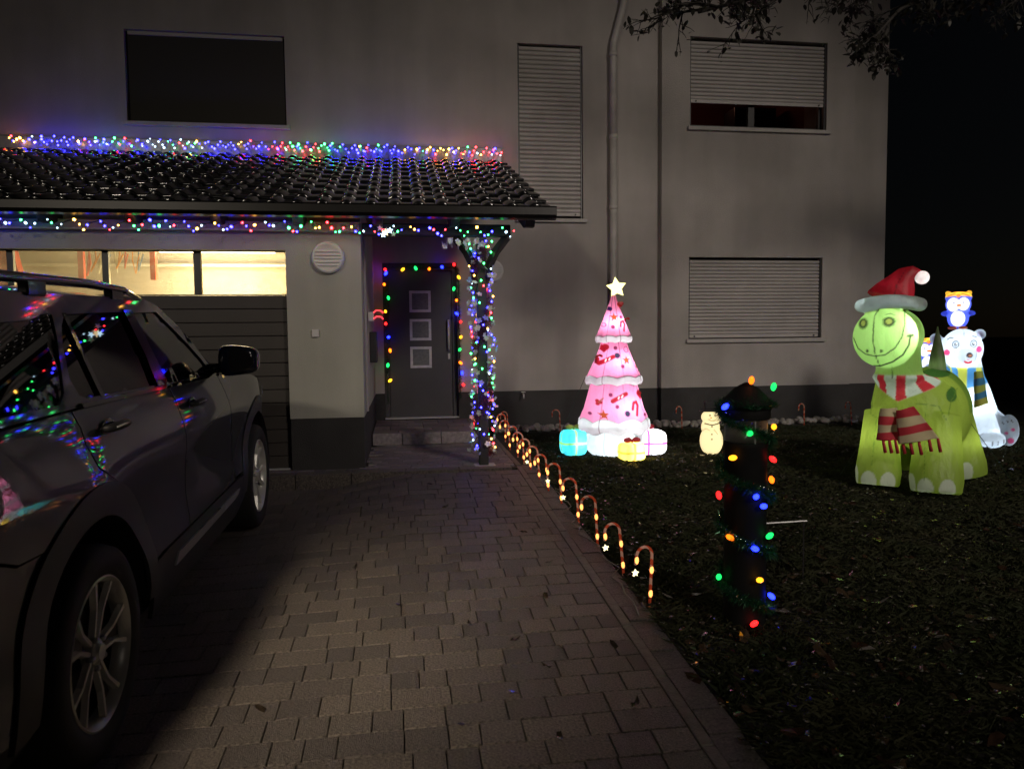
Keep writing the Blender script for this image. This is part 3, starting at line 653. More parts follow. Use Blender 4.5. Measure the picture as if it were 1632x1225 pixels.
# cobbles along the wall
SMs = [MB().ball((0, 0, 0), (.05*a, .04*b, .032*c), 8, 6).mesh('stone', STONE, True) for a, b, c in ((1, 1, 1), (1.2, .9, .9), (.8, 1.1, 1.2), (1, .8, .8))]
strip = MB().box(1.12, 7.1, 9.35, 9.8, .3, .415).build('gravel_strip', SOIL); tag(strip, 'strip of pale cobbles along the foot of the wall', kind='structure')
for i in range(230):
    x = 1.15+(i/230)**1.1*5.8; y = R.uniform(9.38, 9.7); place('stone', R.choice(SMs), strip, (x, y, .43+R.uniform(-.01, .035)), (R.uniform(-.5, .5), R.uniform(-.5, .5), R.uniform(0, 6)), (R.uniform(.7, 1.4),)*3)
# ------------------------------------------------------------------ inflated figures: one skin grown from overlapping forms, printed per vertex
def union(mb, voxel, smooth=6, name='body'):
    me = mb.mesh('tmp', None); o = bpy.data.objects.new('tmp', me); COL.objects.link(o)
    m = o.modifiers.new('r', 'REMESH'); m.mode = 'VOXEL'; m.voxel_size = voxel; m.use_smooth_shade = True
    if smooth: k = o.modifiers.new('s', 'SMOOTH'); k.factor = .6; k.iterations = smooth
    dg = bpy.context.evaluated_depsgraph_get(); ev = o.evaluated_get(dg); out = bpy.data.meshes.new_from_object(ev)
    bpy.data.objects.remove(o); out.name = name; out.shade_smooth(); return out
class Print:
    def __init__(s, me, col):
        s.me = me; n = len(me.vertices); s.P = np.empty(n*3); me.vertices.foreach_get('co', s.P); s.P = s.P.reshape(-1, 3)
        s.N = np.empty(n*3); me.vertices.foreach_get('normal', s.N); s.N = s.N.reshape(-1, 3); s.C = np.tile(np.array(col, float), (n, 1))
    def mix(s, w, col): w = np.clip(w, 0, 1)[:, None]; s.C = s.C*(1-w)+np.array(col)*w; return s
    def front(s): return np.clip(-s.N[:, 1]*4+.6, 0, 1)
    def ell(s, c, r, col, soft=.1, front=True):
        d = np.sqrt((((s.P-np.array(c))/np.array(r))**2).sum(1)); w = np.clip((1-d)/soft+.5, 0, 1); return s.mix(w*(s.front() if front else 1), col)
    def disc(s, c, r, col, soft=.006, ring=None):      # in the x,z plane seen from the front
        r = r if hasattr(r, '__len__') else (r, r); d = np.sqrt(((s.P[:, 0]-c[0])/r[0])**2+((s.P[:, 2]-c[1])/r[1])**2)
        w = np.clip((1-d)*min(r)/soft+.5, 0, 1)
        if ring: w = np.clip((ring/2-np.abs(d-1)*min(r))/soft+.5, 0, 1)
        return s.mix(w*s.front(), col)
    def line(s, pts, width, col, soft=.005, front=True):
        d = np.full(len(s.P), 9.); X = s.P[:, [0, 2]]
        for a, b in zip(pts[:-1], pts[1:]):
            a = np.array(a, float); b = np.array(b, float); t = np.clip(((X-a)@(b-a))/max(1e-9, ((b-a)**2).sum()), 0, 1)
            d = np.minimum(d, np.sqrt(((X-a-t[:, None]*(b-a))**2).sum(1)))
        return s.mix(np.clip((width/2-d)/soft+.5, 0, 1)*(s.front() if front else 1), col)
    def poly(s, pts, col, front=True):
        X = s.P[:, 0]; Z = s.P[:, 2]; ins = np.zeros(len(X), bool); n = len(pts)
        for i in range(n):
            x1, z1 = pts[i]; x2, z2 = pts[(i+1) % n]
            c = ((z1 > Z) != (z2 > Z)) & (X < (x2-x1)*(Z-z1)/((z2-z1) or 1e-9)+x1); ins ^= c
        return s.mix(ins*(s.front() if front else 1.), col)
    def done(s):
        a = s.me.color_attributes.new('print', 'FLOAT_COLOR', 'POINT'); a.data.foreach_set('color', np.hstack([s.C, np.ones((len(s.C), 1))]).ravel().astype(np.float32))
def star_pts(cx, cz, r, rot=0, q=.42): return [(cx+cos(a)*rr, cz+sin(a)*rr) for a, rr in [(pi/2+rot+i*pi/5, r if i % 2 == 0 else r*q) for i in range(10)]]
FAB = fabric('inflated_nylon')
def plight(name, par, loc, e, col, size=.04):
    l = lamp(name, 'POINT', loc, e, col, size); l.parent = par; return l
# ---- pink tree
pt = empty('pink_inflatable_tree', (2.17, 7.5, .405)); tag(pt, 'pink inflatable Christmas tree with white snow trims and a glowing star', 'inflatable tree')
def TZ_(zy): return (722-(zy/3.6025+420))/152.7
def TX_(zx): return (zx/3.6025+820-974)/154
def tier(name, prof, wave, base, trimz, nseg=220):
    vs = []; fs = []; P = []
    for i in range(len(prof)-1):
        (r0, z0), (r1, z1) = prof[i], prof[i+1]; k = max(1, int(math.hypot(r1-r0, z1-z0)/.008))
        P += [(r0+(r1-r0)*t/k, z0+(z1-z0)*t/k) for t in range(k)]
    P.append(prof[-1]); n = nseg
    for r, z in P:
        for j in range(n):
            a = 2*pi*j/n; pu = 1+.022*abs(sin(4*a+.6))-.01; wz = wave*abs(sin(4*a+.6)) if z < trimz+.03 else wave*abs(sin(4*a+.6))*max(0, 1-(z-trimz-.03)/.1)
            vs.append((r*pu*cos(a), r*pu*sin(a), z+wz*.8))
    fs = [(i*n+j, (i+1)*n+j, (i+1)*n+(j+1) % n, i*n+(j+1) % n) for i in range(len(P)-1) for j in range(n)]
    me = mesh_from(name, vs, fs, (FAB,), True); return me, P, n
PINK = (.82, .27, .47); SNOW = (.72, .80, .80)
def ptier(name, prof, trimz, wave, orn):
    me, P, n = tier(name, prof, wave, PINK, trimz); pr = Print(me, PINK)
    a = np.arctan2(pr.P[:, 1], pr.P[:, 0]); wz = wave*np.abs(np.sin(4*a+.6))*.8
    pr.mix(np.clip((trimz+wz-pr.P[:, 2])/.008+.5, 0, 1), SNOW)
    sd = np.abs(((a-.25+.15) % (pi/4))-pi/8); sd = np.abs(sd-pi/8)*np.hypot(pr.P[:, 0], pr.P[:, 1]); pr.mix(np.clip((.0035-sd)/.003+.3, 0, .75), (.10, .03, .06))
    pr.mix(np.clip((.004-np.abs(pr.P[:, 2]-trimz-wz))/.004, 0, .7), (.12, .05, .08))
    for kind, zx, zy, rr, c in orn:
        x, z = TX_(zx), TZ_(zy); r = rr/3.6025/153*1.22
        if kind == 'star': pr.poly(star_pts(x, z, r), c); 
        elif kind == 'dot': pr.disc((x, z), r, c)
        elif kind == 'ring': pr.disc((x, z), r, c, ring=.008)
        elif kind == 'heart': pr.disc((x-r*.4, z+r*.2), r*.6, c); pr.disc((x+r*.4, z+r*.2), r*.6, c); pr.poly([(x-r*.95, z), (x+r*.95, z), (x, z-r)], c)
        elif kind == 'cane': pr.line([(x-r*.7, z-r*.2), (x-r*.5, z+r*.6), (x, z+r*.7), (x+r*.2, z+r*.2), (x-r*.1, z-r)], r*.42, c)
        elif kind == 'candy': pr.line([(x-r, z-r*.5), (x+r, z+r*.5)], r*.6, c); pr.line([(x-r*.2, z-r*.2), (x-r*.05, z+.1*r)], r*.15, (.9, .7, .7)); pr.line([(x+r*.3, z), (x+r*.5, z+.3*r)], r*.15, (.9, .7, .7))
        elif kind == 'holly':
            for q in range(3): pr.disc((x+cos(q*2.1)*r*.4, z+sin(q*2.1)*r*.4), r*.4, c)
            pr.line([(x, z), (x+r, z+r)], r*.3, (.25, .08, .05))
    pr.done(); return place(name, me, pt)
OR_, RD, DK, BR_ = (.30, .05, .01), (.26, .006, .015), (.03, .01, .06), (.16, .012, .06)
ptier('top_tier', [(.02, 1.66), (.075, 1.5), (.128, 1.36), (.175, 1.235), (.188, 1.225), (.191, 1.19), (.183, 1.17), (.13, 1.165)], 1.232, .016,
      [('star', 542, 300, 21, OR_), ('dot', 525, 252, 10, DK), ('dot', 585, 300, 8, BR_), ('dot', 530, 355, 9, BR_), ('cane', 597, 345, 26, RD), ('heart', 592, 232, 20, (.6, .04, .03)), ('ring', 488, 342, 8, BR_)])
ptier('middle_tier', [(.125, 1.20), (.155, 1.1), (.215, .96), (.272, .82), (.292, .80), (.300, .76), (.290, .735), (.24, .73)], .812, .028,
      [('heart', 482, 472, 22, RD), ('dot', 542, 473, 9, BR_), ('ring', 608, 482, 13, BR_), ('dot', 547, 516, 13, (.02, .02, .05)), ('star', 600, 542, 23, OR_), ('candy', 488, 540, 30, RD), ('dot', 571, 576, 9, BR_), ('holly', 672, 576, 14, RD), ('cane', 447, 535, 20, RD)])
ptier('bottom_tier', [(.24, .76), (.275, .62), (.315, .48), (.352, .36), (.370, .34), (.378, .28), (.365, .24), (.345, .225), (.27, .22)], .362, .05,
      [('heart', 688, 735, 25, RD), ('candy', 545, 748, 32, RD), ('dot', 497, 733, 9, BR_), ('holly', 435, 775, 19, RD), ('dot', 528, 798, 9, BR_), ('cane', 648, 805, 34, RD), ('dot', 582, 836, 13, (.02, .02, .05)), ('star', 452, 842, 24, OR_), ('dot', 703, 850, 8, BR_), ('dot', 392, 838, 7, BR_)])
me, _, _ = tier('snow_base', [(.26, .27), (.285, .2), (.30, .13), (.285, .05), (.24, .01), (.1, .0)], .0, SNOW, -1); pr = Print(me, (.62, .74, .74))
a = np.arctan2(pr.P[:, 1], pr.P[:, 0]); sd = np.abs(np.abs(((a+.1) % (pi/3))-pi/6)-pi/6)*.3; pr.mix(np.clip((.003-sd)/.003+.3, 0, .6), (.2, .25, .25)); pr.done(); place('snow_base', me, pt)
s = MB(); bm = bmesh.new()
o5 = star_pts(.03, 1.74, .112, .12, .52); front = bm.verts.new((.03, -.045, 1.735)); back = bm.verts.new((.03, .045, 1.735)); rim = [bm.verts.new((x, 0, z)) for x, z in o5]
for i in range(10): bm.faces.new((front, rim[i], rim[(i+1) % 10])); bm.faces.new((back, rim[(i+1) % 10], rim[i]))
me = bpy.data.meshes.new('star'); bm.to_mesh(me); bm.free(); me.materials.append(emat('star_glow', (1.0, .95, .35), 2.6)); place('star', me, pt)
def heart_ob(loc, r, m):
    s = MB(); s.ball((-r*.4, 0, r*.2), (r*.6, r*.35, r*.6)); s.ball((r*.4, 0, r*.2), (r*.6, r*.35, r*.6)); s.ball((0, 0, -r*.25), (r*.65, r*.34, r*.75)); me = union(s, .006, 3, 'heart'); me.materials.append(m); return place('heart', me, pt, loc)
RGL = mat('red_nylon', (.5, .02, .03), .4)
heart_ob((.062, -.045, TZ_(225)), .034, RGL); heart_ob((.225, -.13, TZ_(735)), .034, RGL)
for p0, sc in (((.125, -.05, TZ_(322)), .5), ((-.19, -.10, TZ_(535)), .7)):
    MB().tube([(p0[0]-.05*sc, p0[1], p0[2]-.06*sc), (p0[0]-.03*sc, p0[1], p0[2]+.04*sc), (p0[0]+.02*sc, p0[1], p0[2]+.06*sc), (p0[0]+.06*sc, p0[1], p0[2]+.04*sc)], .012, 8).build('candy_cane', RGL, pt, True)
plight('tree_lamp', pt, (.02, -.05, 1.35), 3.6, (1, .95, .97)); plight('tree_lamp_mid', pt, (.03, -.09, .93), 5.0, (1, .93, .97)); plight('tree_lamp_low', pt, (.06, -.14, .48), 7.0, (1, .94, .98)); plight('tree_lamp_base', pt, (.08, -.06, .15), 9, (.93, 1, 1))
for a in (.4, 2.7): MB().tube([(cos(a)*.28, sin(a)*.28+.1, .8), (cos(a)*.62, sin(a)*.5+.2, .0)], .003, 5).build('guy_rope', WIRE, pt)
# ---- gifts
def gift(loc, sx, sy, sz, col, rib, label, lampc, e, rz=0, bowc=(.5, .02, .05), name='inflatable_gift'):
    o = empty(name, loc, rz); tag(o, label, 'inflatable gift', 'inflatable gifts round the pink tree')
    bm = bmesh.new(); bmesh.ops.create_cube(bm, size=2); bmesh.ops.subdivide_edges(bm, edges=bm.edges[:], cuts=34, use_grid_fill=True)
    for v in bm.verts:
        c = v.co; l = (abs(c.x)**5+abs(c.y)**5+abs(c.z)**5)**(1/5); c = c/l
        c = Vector((c.x*(1-.05*c.z**2), c.y*(1-.05*c.z**2), c.z)); v.co = Vector((c.x*sx/2, c.y*sy/2, (c.z+1)*sz/2))
    me = bpy.data.meshes.new('box'); bm.to_mesh(me); bm.free(); me.materials.append(FAB); me.shade_smooth(); pr = Print(me, col)
    w = .022
    pr.mix(np.clip((w/2-np.abs(pr.P[:, 0]-.0))/.004+.5, 0, 1), rib); pr.mix(np.clip((w/2-np.abs(pr.P[:, 1]))/.004+.5, 0, 1)*(np.abs(pr.N[:, 0]) > .4), rib); pr.mix(np.clip((w/2-np.abs(pr.P[:, 2]-sz*.48))/.004+.5, 0, 1), rib); pr.done()
    place('box', me, o); BM = mat('bow_nylon', bowc, .4)
    for sg in (-1, 1):
        s = MB(); s.ball((sg*.045, -.02, sz+.03), (.045, .02, .028), M=None); b = s.build('bow', BM, o, True)
    MB().ball((0, -.03, sz+.02), .016).build('knot', BM, o, True)
    plight('gift_lamp', o, (sx*.18, -sy*.12, sz*.5), e, lampc, .03)
gift((1.745, 7.55, .405), .265, .22, .265, (.06, .55, .70), (.28, .50, .10), 'blue glowing inflatable gift box left of the pink tree', (.8, .95, 1), 4.5, .1, (.35, .5, .08))
gift((2.49, 7.42, .405), .42, .26, .262, (.82, .82, .90), (.55, .03, .22), 'white glowing inflatable gift box with magenta ribbon right of the tree', (.95, .95, 1), 6, -.05)
gift((2.235, 7.10, .405), .25, .22, .175, (.85, .75, .18), (.50, .22, .04), 'small yellow glowing inflatable gift box in front of the pink tree', (1, .9, .5), 8, .05)
# ---- lit plastic snowman silhouette
sm = empty('lit_snowman', (3.12, 7.2, .41), -.3); tag(sm, 'flat glowing cream snowman figure with black hat behind the path lamp', 'snowman')
def SX(zx): return (zx-1130)/3.6025/150
def SZ(zy): return (1100-zy)/3.6025/150
s = MB(); s.ball((0, 0, .15), (.118, .05, .16), 20, 14); s.ball((-.01, 0, .29), (.095, .05, .10), 20, 14); s.ball((0, 0, .395), (.105, .05, .075), 20, 14)
me = union(s, .006, 4); me.materials.append(FAB); pr = Print(me, (.95, .80, .42))
LPL = bpy.data.materials.new('lit_plastic'); LPL.use_nodes = True; _p = LPL.node_tree.nodes['Principled BSDF']; _a = LPL.node_tree.nodes.new('ShaderNodeAttribute'); _a.attribute_name = 'print'
LPL.node_tree.links.new(_a.outputs['Color'], _p.inputs['Base Color']); LPL.node_tree.links.new(_a.outputs['Color'], _p.inputs['Emission Color']); _p.inputs['Emission Strength'].default_value = 1.0
me.materials.clear(); me.materials.append(LPL)
K = (.02, .015, .01)
pr.disc((-.02, .415), .009, K); pr.disc((.03, .415), .009, K); pr.line([(-.035, .375), (-.01, .36), (.02, .36), (.045, .378)], .006, K); pr.poly([(.0, .40), (.0, .385), (-.03, .388)], (.7, .2, .02))
for z in (.30, .22, .17): pr.disc((.0, z), .008, K)
pr.line([(-.07, .33), (0, .315), (.07, .33)], .012, K); pr.line([(-.1, .25), (-.06, .28), (-.02, .26)], .004, K); pr.line([(.02, .27), (.06, .22)], .004, K)
pr.done(); place('body', me, sm)
HAT = mat('black_felt', (.02, .018, .025), .7); RED_ = mat('red_plastic', (.4, .03, .03), .5)
s = MB(); s.bbox(-.12, .12, -.05, .05, .45, .475, .008); s.bbox(-.075, .085, -.045, .045, .47, .56, .015); s.build('hat', HAT, sm)
MB().ball((.10, -.05, .43), (.035, .02, .03)).build('ear_muff', RED_, sm, True)
s = MB(); s.tube([(.11, -.05, .28), (.14, -.06, .24), (.13, -.06, .19)], .022, 8); s.build('glove', HAT, sm, True)
# ---- dinosaur
dn = empty('dinosaur_inflatable', (4.285, 5.665, .325), -radians(37)); tag(dn, 'green inflatable dinosaur in a red Santa hat and striped scarf on the lawn', 'inflatable dinosaur')
def DX(px): return (px-1465)/221
def DZ(py): return (787-py)/192
s = MB()
s.ball((-.02, .10, .66), (.34, .34, .32), 28, 20); s.ball((.10, .52, .62), (.33, .50, .40), 28, 20)
s.ball((-.25, -.22, 1.285), (.245, .25, .25), 32, 24); s.ball((-.16, -.02, 1.30), (.20, .22, .22), 28, 20)
s.tube([(-.14, .06, .70), (-.14, .02, .90), (-.15, -.02, 1.05), (-.16, -.05, 1.25)], [.22, .185, .175, .17], 24)
def leg(a, b, r0, r1):
    s.tube([a, Vector(a).lerp(Vector(b), .5), Vector(a).lerp(Vector(b), .82), b], [r0, (r0+r1)/2, r1, r1*.93], 28)
leg((-.27, -.02, .66), (-.285, -.14, .03), .135, .18); leg((.15, -.06, .64), (.145, -.22, .02), .165, .20); leg((.27, .62, .60), (.40, .62, .03), .16, .18); leg((-.12, .85, .55), (-.10, .85, .03), .15, .17)
s.ball((-.145, .0, .945), (.205, .19, .075), 28, 14)
hx, hz = DX(1417), DZ(487)-.005
BRIM = [Vector((hx+.215*cos(a), -.17+.225*sin(a), hz+.012-.030*cos(2*a)*.6+(.012*sin(a)))) for a in [2*pi*i/40 for i in range(40)]]
s.tube(BRIM+[BRIM[0]], .057, 14, False); s.ball((hx, -.17, hz), (.21, .22, .045), 28, 12)
me = union(s, .0115, 7); me.materials.append(FAB); pr = Print(me, (.31, .42, .065))
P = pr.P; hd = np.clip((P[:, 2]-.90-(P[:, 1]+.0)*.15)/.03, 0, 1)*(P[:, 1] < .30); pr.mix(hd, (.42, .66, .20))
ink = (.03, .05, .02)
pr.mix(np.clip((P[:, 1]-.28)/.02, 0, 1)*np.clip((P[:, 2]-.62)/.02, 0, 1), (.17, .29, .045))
# scarf collar printed round the neck
cr = (np.hypot(P[:, 0]+.145, P[:, 1]) < .225) & (P[:, 1] < .2); z0 = .86-.0; an = np.arctan2(P[:, 0]+.145, -P[:, 1])
band = cr*np.clip((P[:, 2]-.765)/.008, 0, 1)*np.clip((.985-P[:, 2])/.008, 0, 1)*(np.hypot(P[:, 0]+.145, P[:, 1]) < .30)
band = np.clip((P[:, 2]-(.75+.10*np.abs(an)))/.008, 0, 1)*np.clip((.975-P[:, 2])/.008, 0, 1)*(np.hypot(P[:, 0]+.145, P[:, 1]) < .34)*(P[:, 1] < .22)
pr.mix(band, (.62, .70, .74)); st = (np.sin(an*7+.9) > .15)*1.0; pr.mix(band*st, (.62, .03, .06))
# head print
def q(px, py): return (DX(px), DZ(py))
for c, r in ((q(1375, 518), (.032, .040)), (q(1417, 516), (.042, .036))):
    pr.disc(c, r, ink); pr.disc((c[0], c[1]+.003), (r[0]*.55, r[1]*.6), (.30, .33, .08)); pr.disc(c, (r[0]*1.12, r[1]*1.12), (.12, .18, .05), ring=.005)
for c in (q(1383, 561), q(1406, 561)): pr.disc(c, (.010, .014), ink)
pr.line([q(1359, 541), q(1367, 557), (DX(1380), DZ(566)), q(1395, 569), q(1412, 567), q(1428, 556), q(1438, 540), q(1442, 520), q(1441, 500), q(1436, 489)], .009, ink)
pr.line([q(1447, 538), q(1455, 537)], .017, ink); pr.line([q(1451, 538), q(1449, 552), q(1440, 567), q(1424, 578), q(1404, 585), q(1393, 585)], .013, ink)
pr.line([q(1404, 489), q(1394, 505), q(1392, 540), q(1396, 565), q(1403, 586)], .008, ink)
pr.line([q(1411, 505), q(1419, 503), q(1426, 506)], .005, ink); pr.line([q(1422, 586), q(1423, 605)], .005, ink)
# toes, spots, seams
TOE = (.62, .66, .62)
for c, r in (((DX(1364), .10), (.028, .10)), ((DX(1388), .085), (.060, .085)), ((DX(1420), .085), (.056, .085)), ((DX(1458), .075), (.03, .10)), ((DX(1480), .07), (.058, .088)), ((DX(1514), .075), (.058, .088)), ((DX(1551), .10), (.052, .085))):
    d = np.sqrt(((P[:, 0]-c[0])/r[0])**2+((P[:, 2]-c[1])/r[1])**2); y_ok = (P[:, 1] < -.02) if c[0] < .3 else (P[:, 1] > .2)
    pr.mix(np.clip((1-d)/.08+.5, 0, 1)*y_ok*pr.front(), TOE); 
pr.ell((DX(1497), .25, DZ(600)), (.12, .3, .038), (.05, .14, .03), front=False); pr.disc(q(1519, 632), (.042, .054), (.05, .14, .03))
pr.line([q(1462, 645), q(1478, 645), q(1498, 648), q(1510, 668)], .006, (.12, .22, .03)); pr.line([q(1478, 645), q(1478, 760)], .0045, (.13, .25, .03)); pr.line([q(1514, 660), q(1518, 640), q(1530, 625)], .006, (.12, .22, .03)); pr.line([q(1390, 620), q(1388, 665), q(1404, 672)], .006, (.14, .25, .03)); pr.line([q(1398, 672), q(1393, 745)], .0045, (.13, .25, .03))
dm = np.full(len(P), 9.)
for b_ in BRIM: dm = np.minimum(dm, np.sqrt(((P-np.array(b_))**2).sum(1)))
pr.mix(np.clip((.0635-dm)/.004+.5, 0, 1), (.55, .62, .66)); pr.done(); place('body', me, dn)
plight('dino_head_lamp', dn, (-.10, -.28, 1.34), 5.0, (.90, 1, .97)); plight('dino_body_lamp', dn, (.0, .25, .72), 2.7, (1, 1, .85)); plight('dino_leg_lamp', dn, (-.27, -.05, .42), 1.8, (1, 1, .8)); plight('dino_leg_lamp_right', dn, (.15, -.12, .40), 1.0, (1, 1, .8)); plight('dino_rear_lamp', dn, (.38, .6, .35), 1.0, (1, 1, .8))
# hat
def arcprint(o_me, col):
    pr = Print(o_me, col); pr.done(); return o_me
s = MB(); s.tube([(hx-.0, -.15, hz+.03), (hx+.03, -.14, hz+.10), (hx+.08, -.13, hz+.18), (hx+.115, -.13, hz+.235), (hx+.16, -.13, hz+.255), (hx+.20, -.13, hz+.235), (hx+.215, -.14, hz+.205)], [.20, .16, .115, .085, .06, .045, .03], 28)
me = union(s, .011, 4, 'hat'); me.materials.append(FAB); pr = Print(me, (.42, .012, .03)); pr.line([(hx+.02, hz), (hx+.05, hz+.16), (hx+.10, hz+.27)], .005, (.1, .0, .01)); pr.done(); place('hat', me, dn)
s = MB(); s.ball((DX(1467), -.15, DZ(447)), .055, 24, 16); me = s.mesh('pompom', FAB, True); arcprint(me, (.75, .75, .72)); place('pompom', me, dn); plight('pompom_lamp', dn, (DX(1467), -.15, DZ(447)), .35, (1, 1, 1), .02)
plight('brim_lamp', dn, (hx, -.20, hz), .8, (.9, 1, 1), .02); plight('fin_lamp', dn, (DX(1497), .45, DZ(590)), .25, (.9, 1, .9), .01); plight('hat_lamp', dn, (hx+.03, -.14, hz+.09), .38, (1, .95, .9), .02)
# spine fin
me = None; s = MB(); s.tube([(DX(1497), .45, DZ(610)), (DX(1497), .45, DZ(570)), (DX(1496), .45, DZ(523))], [.085, .055, .004], 18); me = s.mesh('fin', FAB, True)
bm = bmesh.new(); bm.from_mesh(me); bmesh.ops.subdivide_edges(bm, edges=bm.edges[:], cuts=12, use_grid_fill=True); bm.to_mesh(me); bm.free(); me.shade_smooth(); pr = Print(me, (.10, .15, .05)); pr.disc(q(1494, 580), .02, (.03, .06, .02)); pr.disc(q(1501, 560), .014, (.03, .06, .02)); pr.done(); place('fin', me, dn)
# hanging scarf ends
def cloth(name, quad, stripes, cols, y0, par, nu=16, nv=40, fr=True):
    (x0, z0), (x1, z1), (x2, z2), (x3, z3) = quad; vs = []; cc = []; fs = []
    for j in range(nv+1):
        v = j/nv
        for i in range(nu+1):
            u = i/nu; xa = x0+(x3-x0)*v; xb = x1+(x2-x1)*v; za = z0+(z3-z0)*v; zb = z1+(z2-z1)*v
            vs.append((xa+(xb-xa)*u, y0-.02*sin(u*5)-.06*v+.012*sin(v*9+u*3), za+(zb-za)*u)); cc.append(cols[int(v*stripes*.9999) % len(cols)])
    fs = [(j*(nu+1)+i, j*(nu+1)+i+1, (j+1)*(nu+1)+i+1, (j+1)*(nu+1)+i) for j in range(nv) for i in range(nu)]
    me = mesh_from(name, vs, fs, (CLOTHM,), True); a = me.color_attributes.new('print', 'FLOAT_COLOR', 'POINT'); a.data.foreach_set('color', np.hstack([np.array(cc), np.ones((len(cc), 1))]).ravel().astype(np.float32))
    o = place(name, me, par); sd = o.modifiers.new('t', 'SOLIDIFY'); sd.thickness = .012; return o
CLOTHM = bpy.data.materials.new('scarf_cloth'); CLOTHM.use_nodes = True; _p = CLOTHM.node_tree.nodes['Principled BSDF']; _a = CLOTHM.node_tree.nodes.new('ShaderNodeAttribute'); _a.attribute_name = 'print'; CLOTHM.node_tree.links.new(_a.outputs['Color'], _p.inputs['Base Color']); _p.inputs['Roughness'].default_value = .8
_p.inputs['Subsurface Weight'].default_value = 0
BEI, MAR = (.50, .42, .26), (.42, .02, .035)
ydn = -.30
cloth('scarf_end', [q(1406, 652), q(1433, 652), q(1436, 700), q(1402, 702)], 4, [BEI, MAR, BEI, MAR], ydn, dn)
cloth('scarf_end', [q(1432, 654), q(1460, 648), q(1499, 693), q(1437, 706)], 4, [MAR, BEI, MAR, BEI, MAR], ydn-.03, dn)
for px in (1411, 1421, 1431, 1442, 1454, 1468, 1483, 1497):
    x, z = q(px, 701 if px < 1480 else 695); MB().tube([(x, ydn-.08, z+.01), (x+.01, ydn-.085, z-.04), (x+.022, ydn-.08, z-.10)], [.010, .012, .013], 8).build('fringe', mat('maroon', MAR, .8), dn, True)
for sx, sy in ((-.5, .1), (.6, .8)): MB().tube([(sx*.5, sy*.5, .7), (sx*1.25, sy, .0)], .003, 5).build('guy_rope', WIRE, dn)
# ---- polar bear with penguins
be = empty('polar_bear_inflatable', (6.19, 7.36, .405), -radians(40)); tag(be, 'white inflatable polar bear with striped scarf and glowing penguins at the lawn edge', 'inflatable bear')
def BX(px): return (px-1545)/175
def BZ(py): return (712-py)/147
def qb(px, py): return (BX(px), BZ(py))
s = MB(); s.ball((-.08, -.05, 1.055), (.205, .19, .225), 28, 20); s.ball((-.035, -.20, .985), (.105, .10, .09), 20, 14); s.ball((-.335, .0, 1.17), (.065, .04, .065)); s.ball((-.29, .0, 1.14), (.07, .05, .05)); s.ball((.085, .0, 1.215), (.062, .04, .062))
s.tube([(-.05, .02, .95), (-.02, .05, .75), (.0, .08, .6), (.02, .1, .4), (.0, .1, .1)], [.15, .16, .20, .25, .25], 24); s.ball((-.28, .42, .52), (.32, .45, .40), 24, 18)
s.tube([(.03, -.02, .5), (.10, -.08, .32), (.18, -.16, .13)], [.15, .15, .13], 20); s.ball((.20, -.20, .09), (.15, .17, .095), 24, 14)
s.tube([(.05, .10, .40), (.22, .10, .26), (.33, .06, .18)], [.15, .13, .12], 20); s.ball((.375, .0, .175), (.10, .07, .175), 20, 16, M=None)
me = union(s, .0115, 6); me.materials.append(FAB); pr = Print(me, (.66, .76, .86)); P = pr.P
K = (.02, .02, .03)
for c in (qb(1521, 549), qb(1550, 548)): pr.disc(c, (.030, .036), K, ring=.009); pr.disc(c, (.016, .020), K); pr.disc((c[0]+.004, c[1]+.006), .007, (.9, .9, .9))
pr.disc(qb(1544, 566), (.032, .030), K); pr.disc((qb(1544, 566)[0]+.005, qb(1544, 566)[1]-.003), (.016, .013), (.35, .12, .05)); pr.disc(qb(1542, 576), (.038, .026), (.55, .02, .03)); pr.line([qb(1535, 573), qb(1542, 575), qb(1550, 572)], .018, (.66, .76, .86))
pr.disc(qb(1507, 562), (.030, .034), (.75, .05, .16)); pr.disc(qb(1559, 557), (.028, .038), (.75, .05, .16)); pr.disc(qb(1537, 566), (.105, .115), (.25, .28, .3), ring=.006)
pr.line([qb(1507, 541), qb(1512, 538), qb(1516, 539)], .009, K); pr.line([qb(1548, 536), qb(1554, 537)], .009, K); pr.line([qb(1532, 523), qb(1535, 537)], .006, (.3, .33, .36))
pr.disc((-.335, 1.17), .036, (.45, .45, .62)); pr.disc((.088, 1.217), .034, (.45, .45, .62))
nb = (np.abs(P[:, 0]+.03) < .30)*(P[:, 1] < .3)*np.clip((P[:, 2]-(.62+.10*np.abs(P[:, 0]+.03)*3))/.01, 0, 1)*np.clip((.86-P[:, 2])/.01, 0, 1); an = np.arctan2(P[:, 0]+.03, -(P[:, 1]-.04))
pr.mix(nb, (.62, .66, .10)); pr.mix(nb*(np.sin(an*5.5-.2) > .1), (.08, .30, .62))
for px, py in ((1584, 703), (1593, 702), (1602, 700)): pr.line([qb(px, py-3), qb(px, py+3)], .010, K)
for px, py in ((1600, 675), (1607, 672), (1614, 671)): pr.line([qb(px, py-2), qb(px+2, py+1)], .010, K)
for px, py, r in ((1607, 690, .018), (1617, 684, .018), (1614, 702, .032)): pr.disc(qb(px, py), r, (.75, .10, .28))
pr.line([qb(1545, 628), qb(1542, 650), qb(1550, 662), qb(1556, 640)], .006, (.3, .33, .36)); pr.line([qb(1560, 715), qb(1558, 695), qb(1570, 688)], .006, (.35, .38, .42))
pr.done(); place('body', me, be)
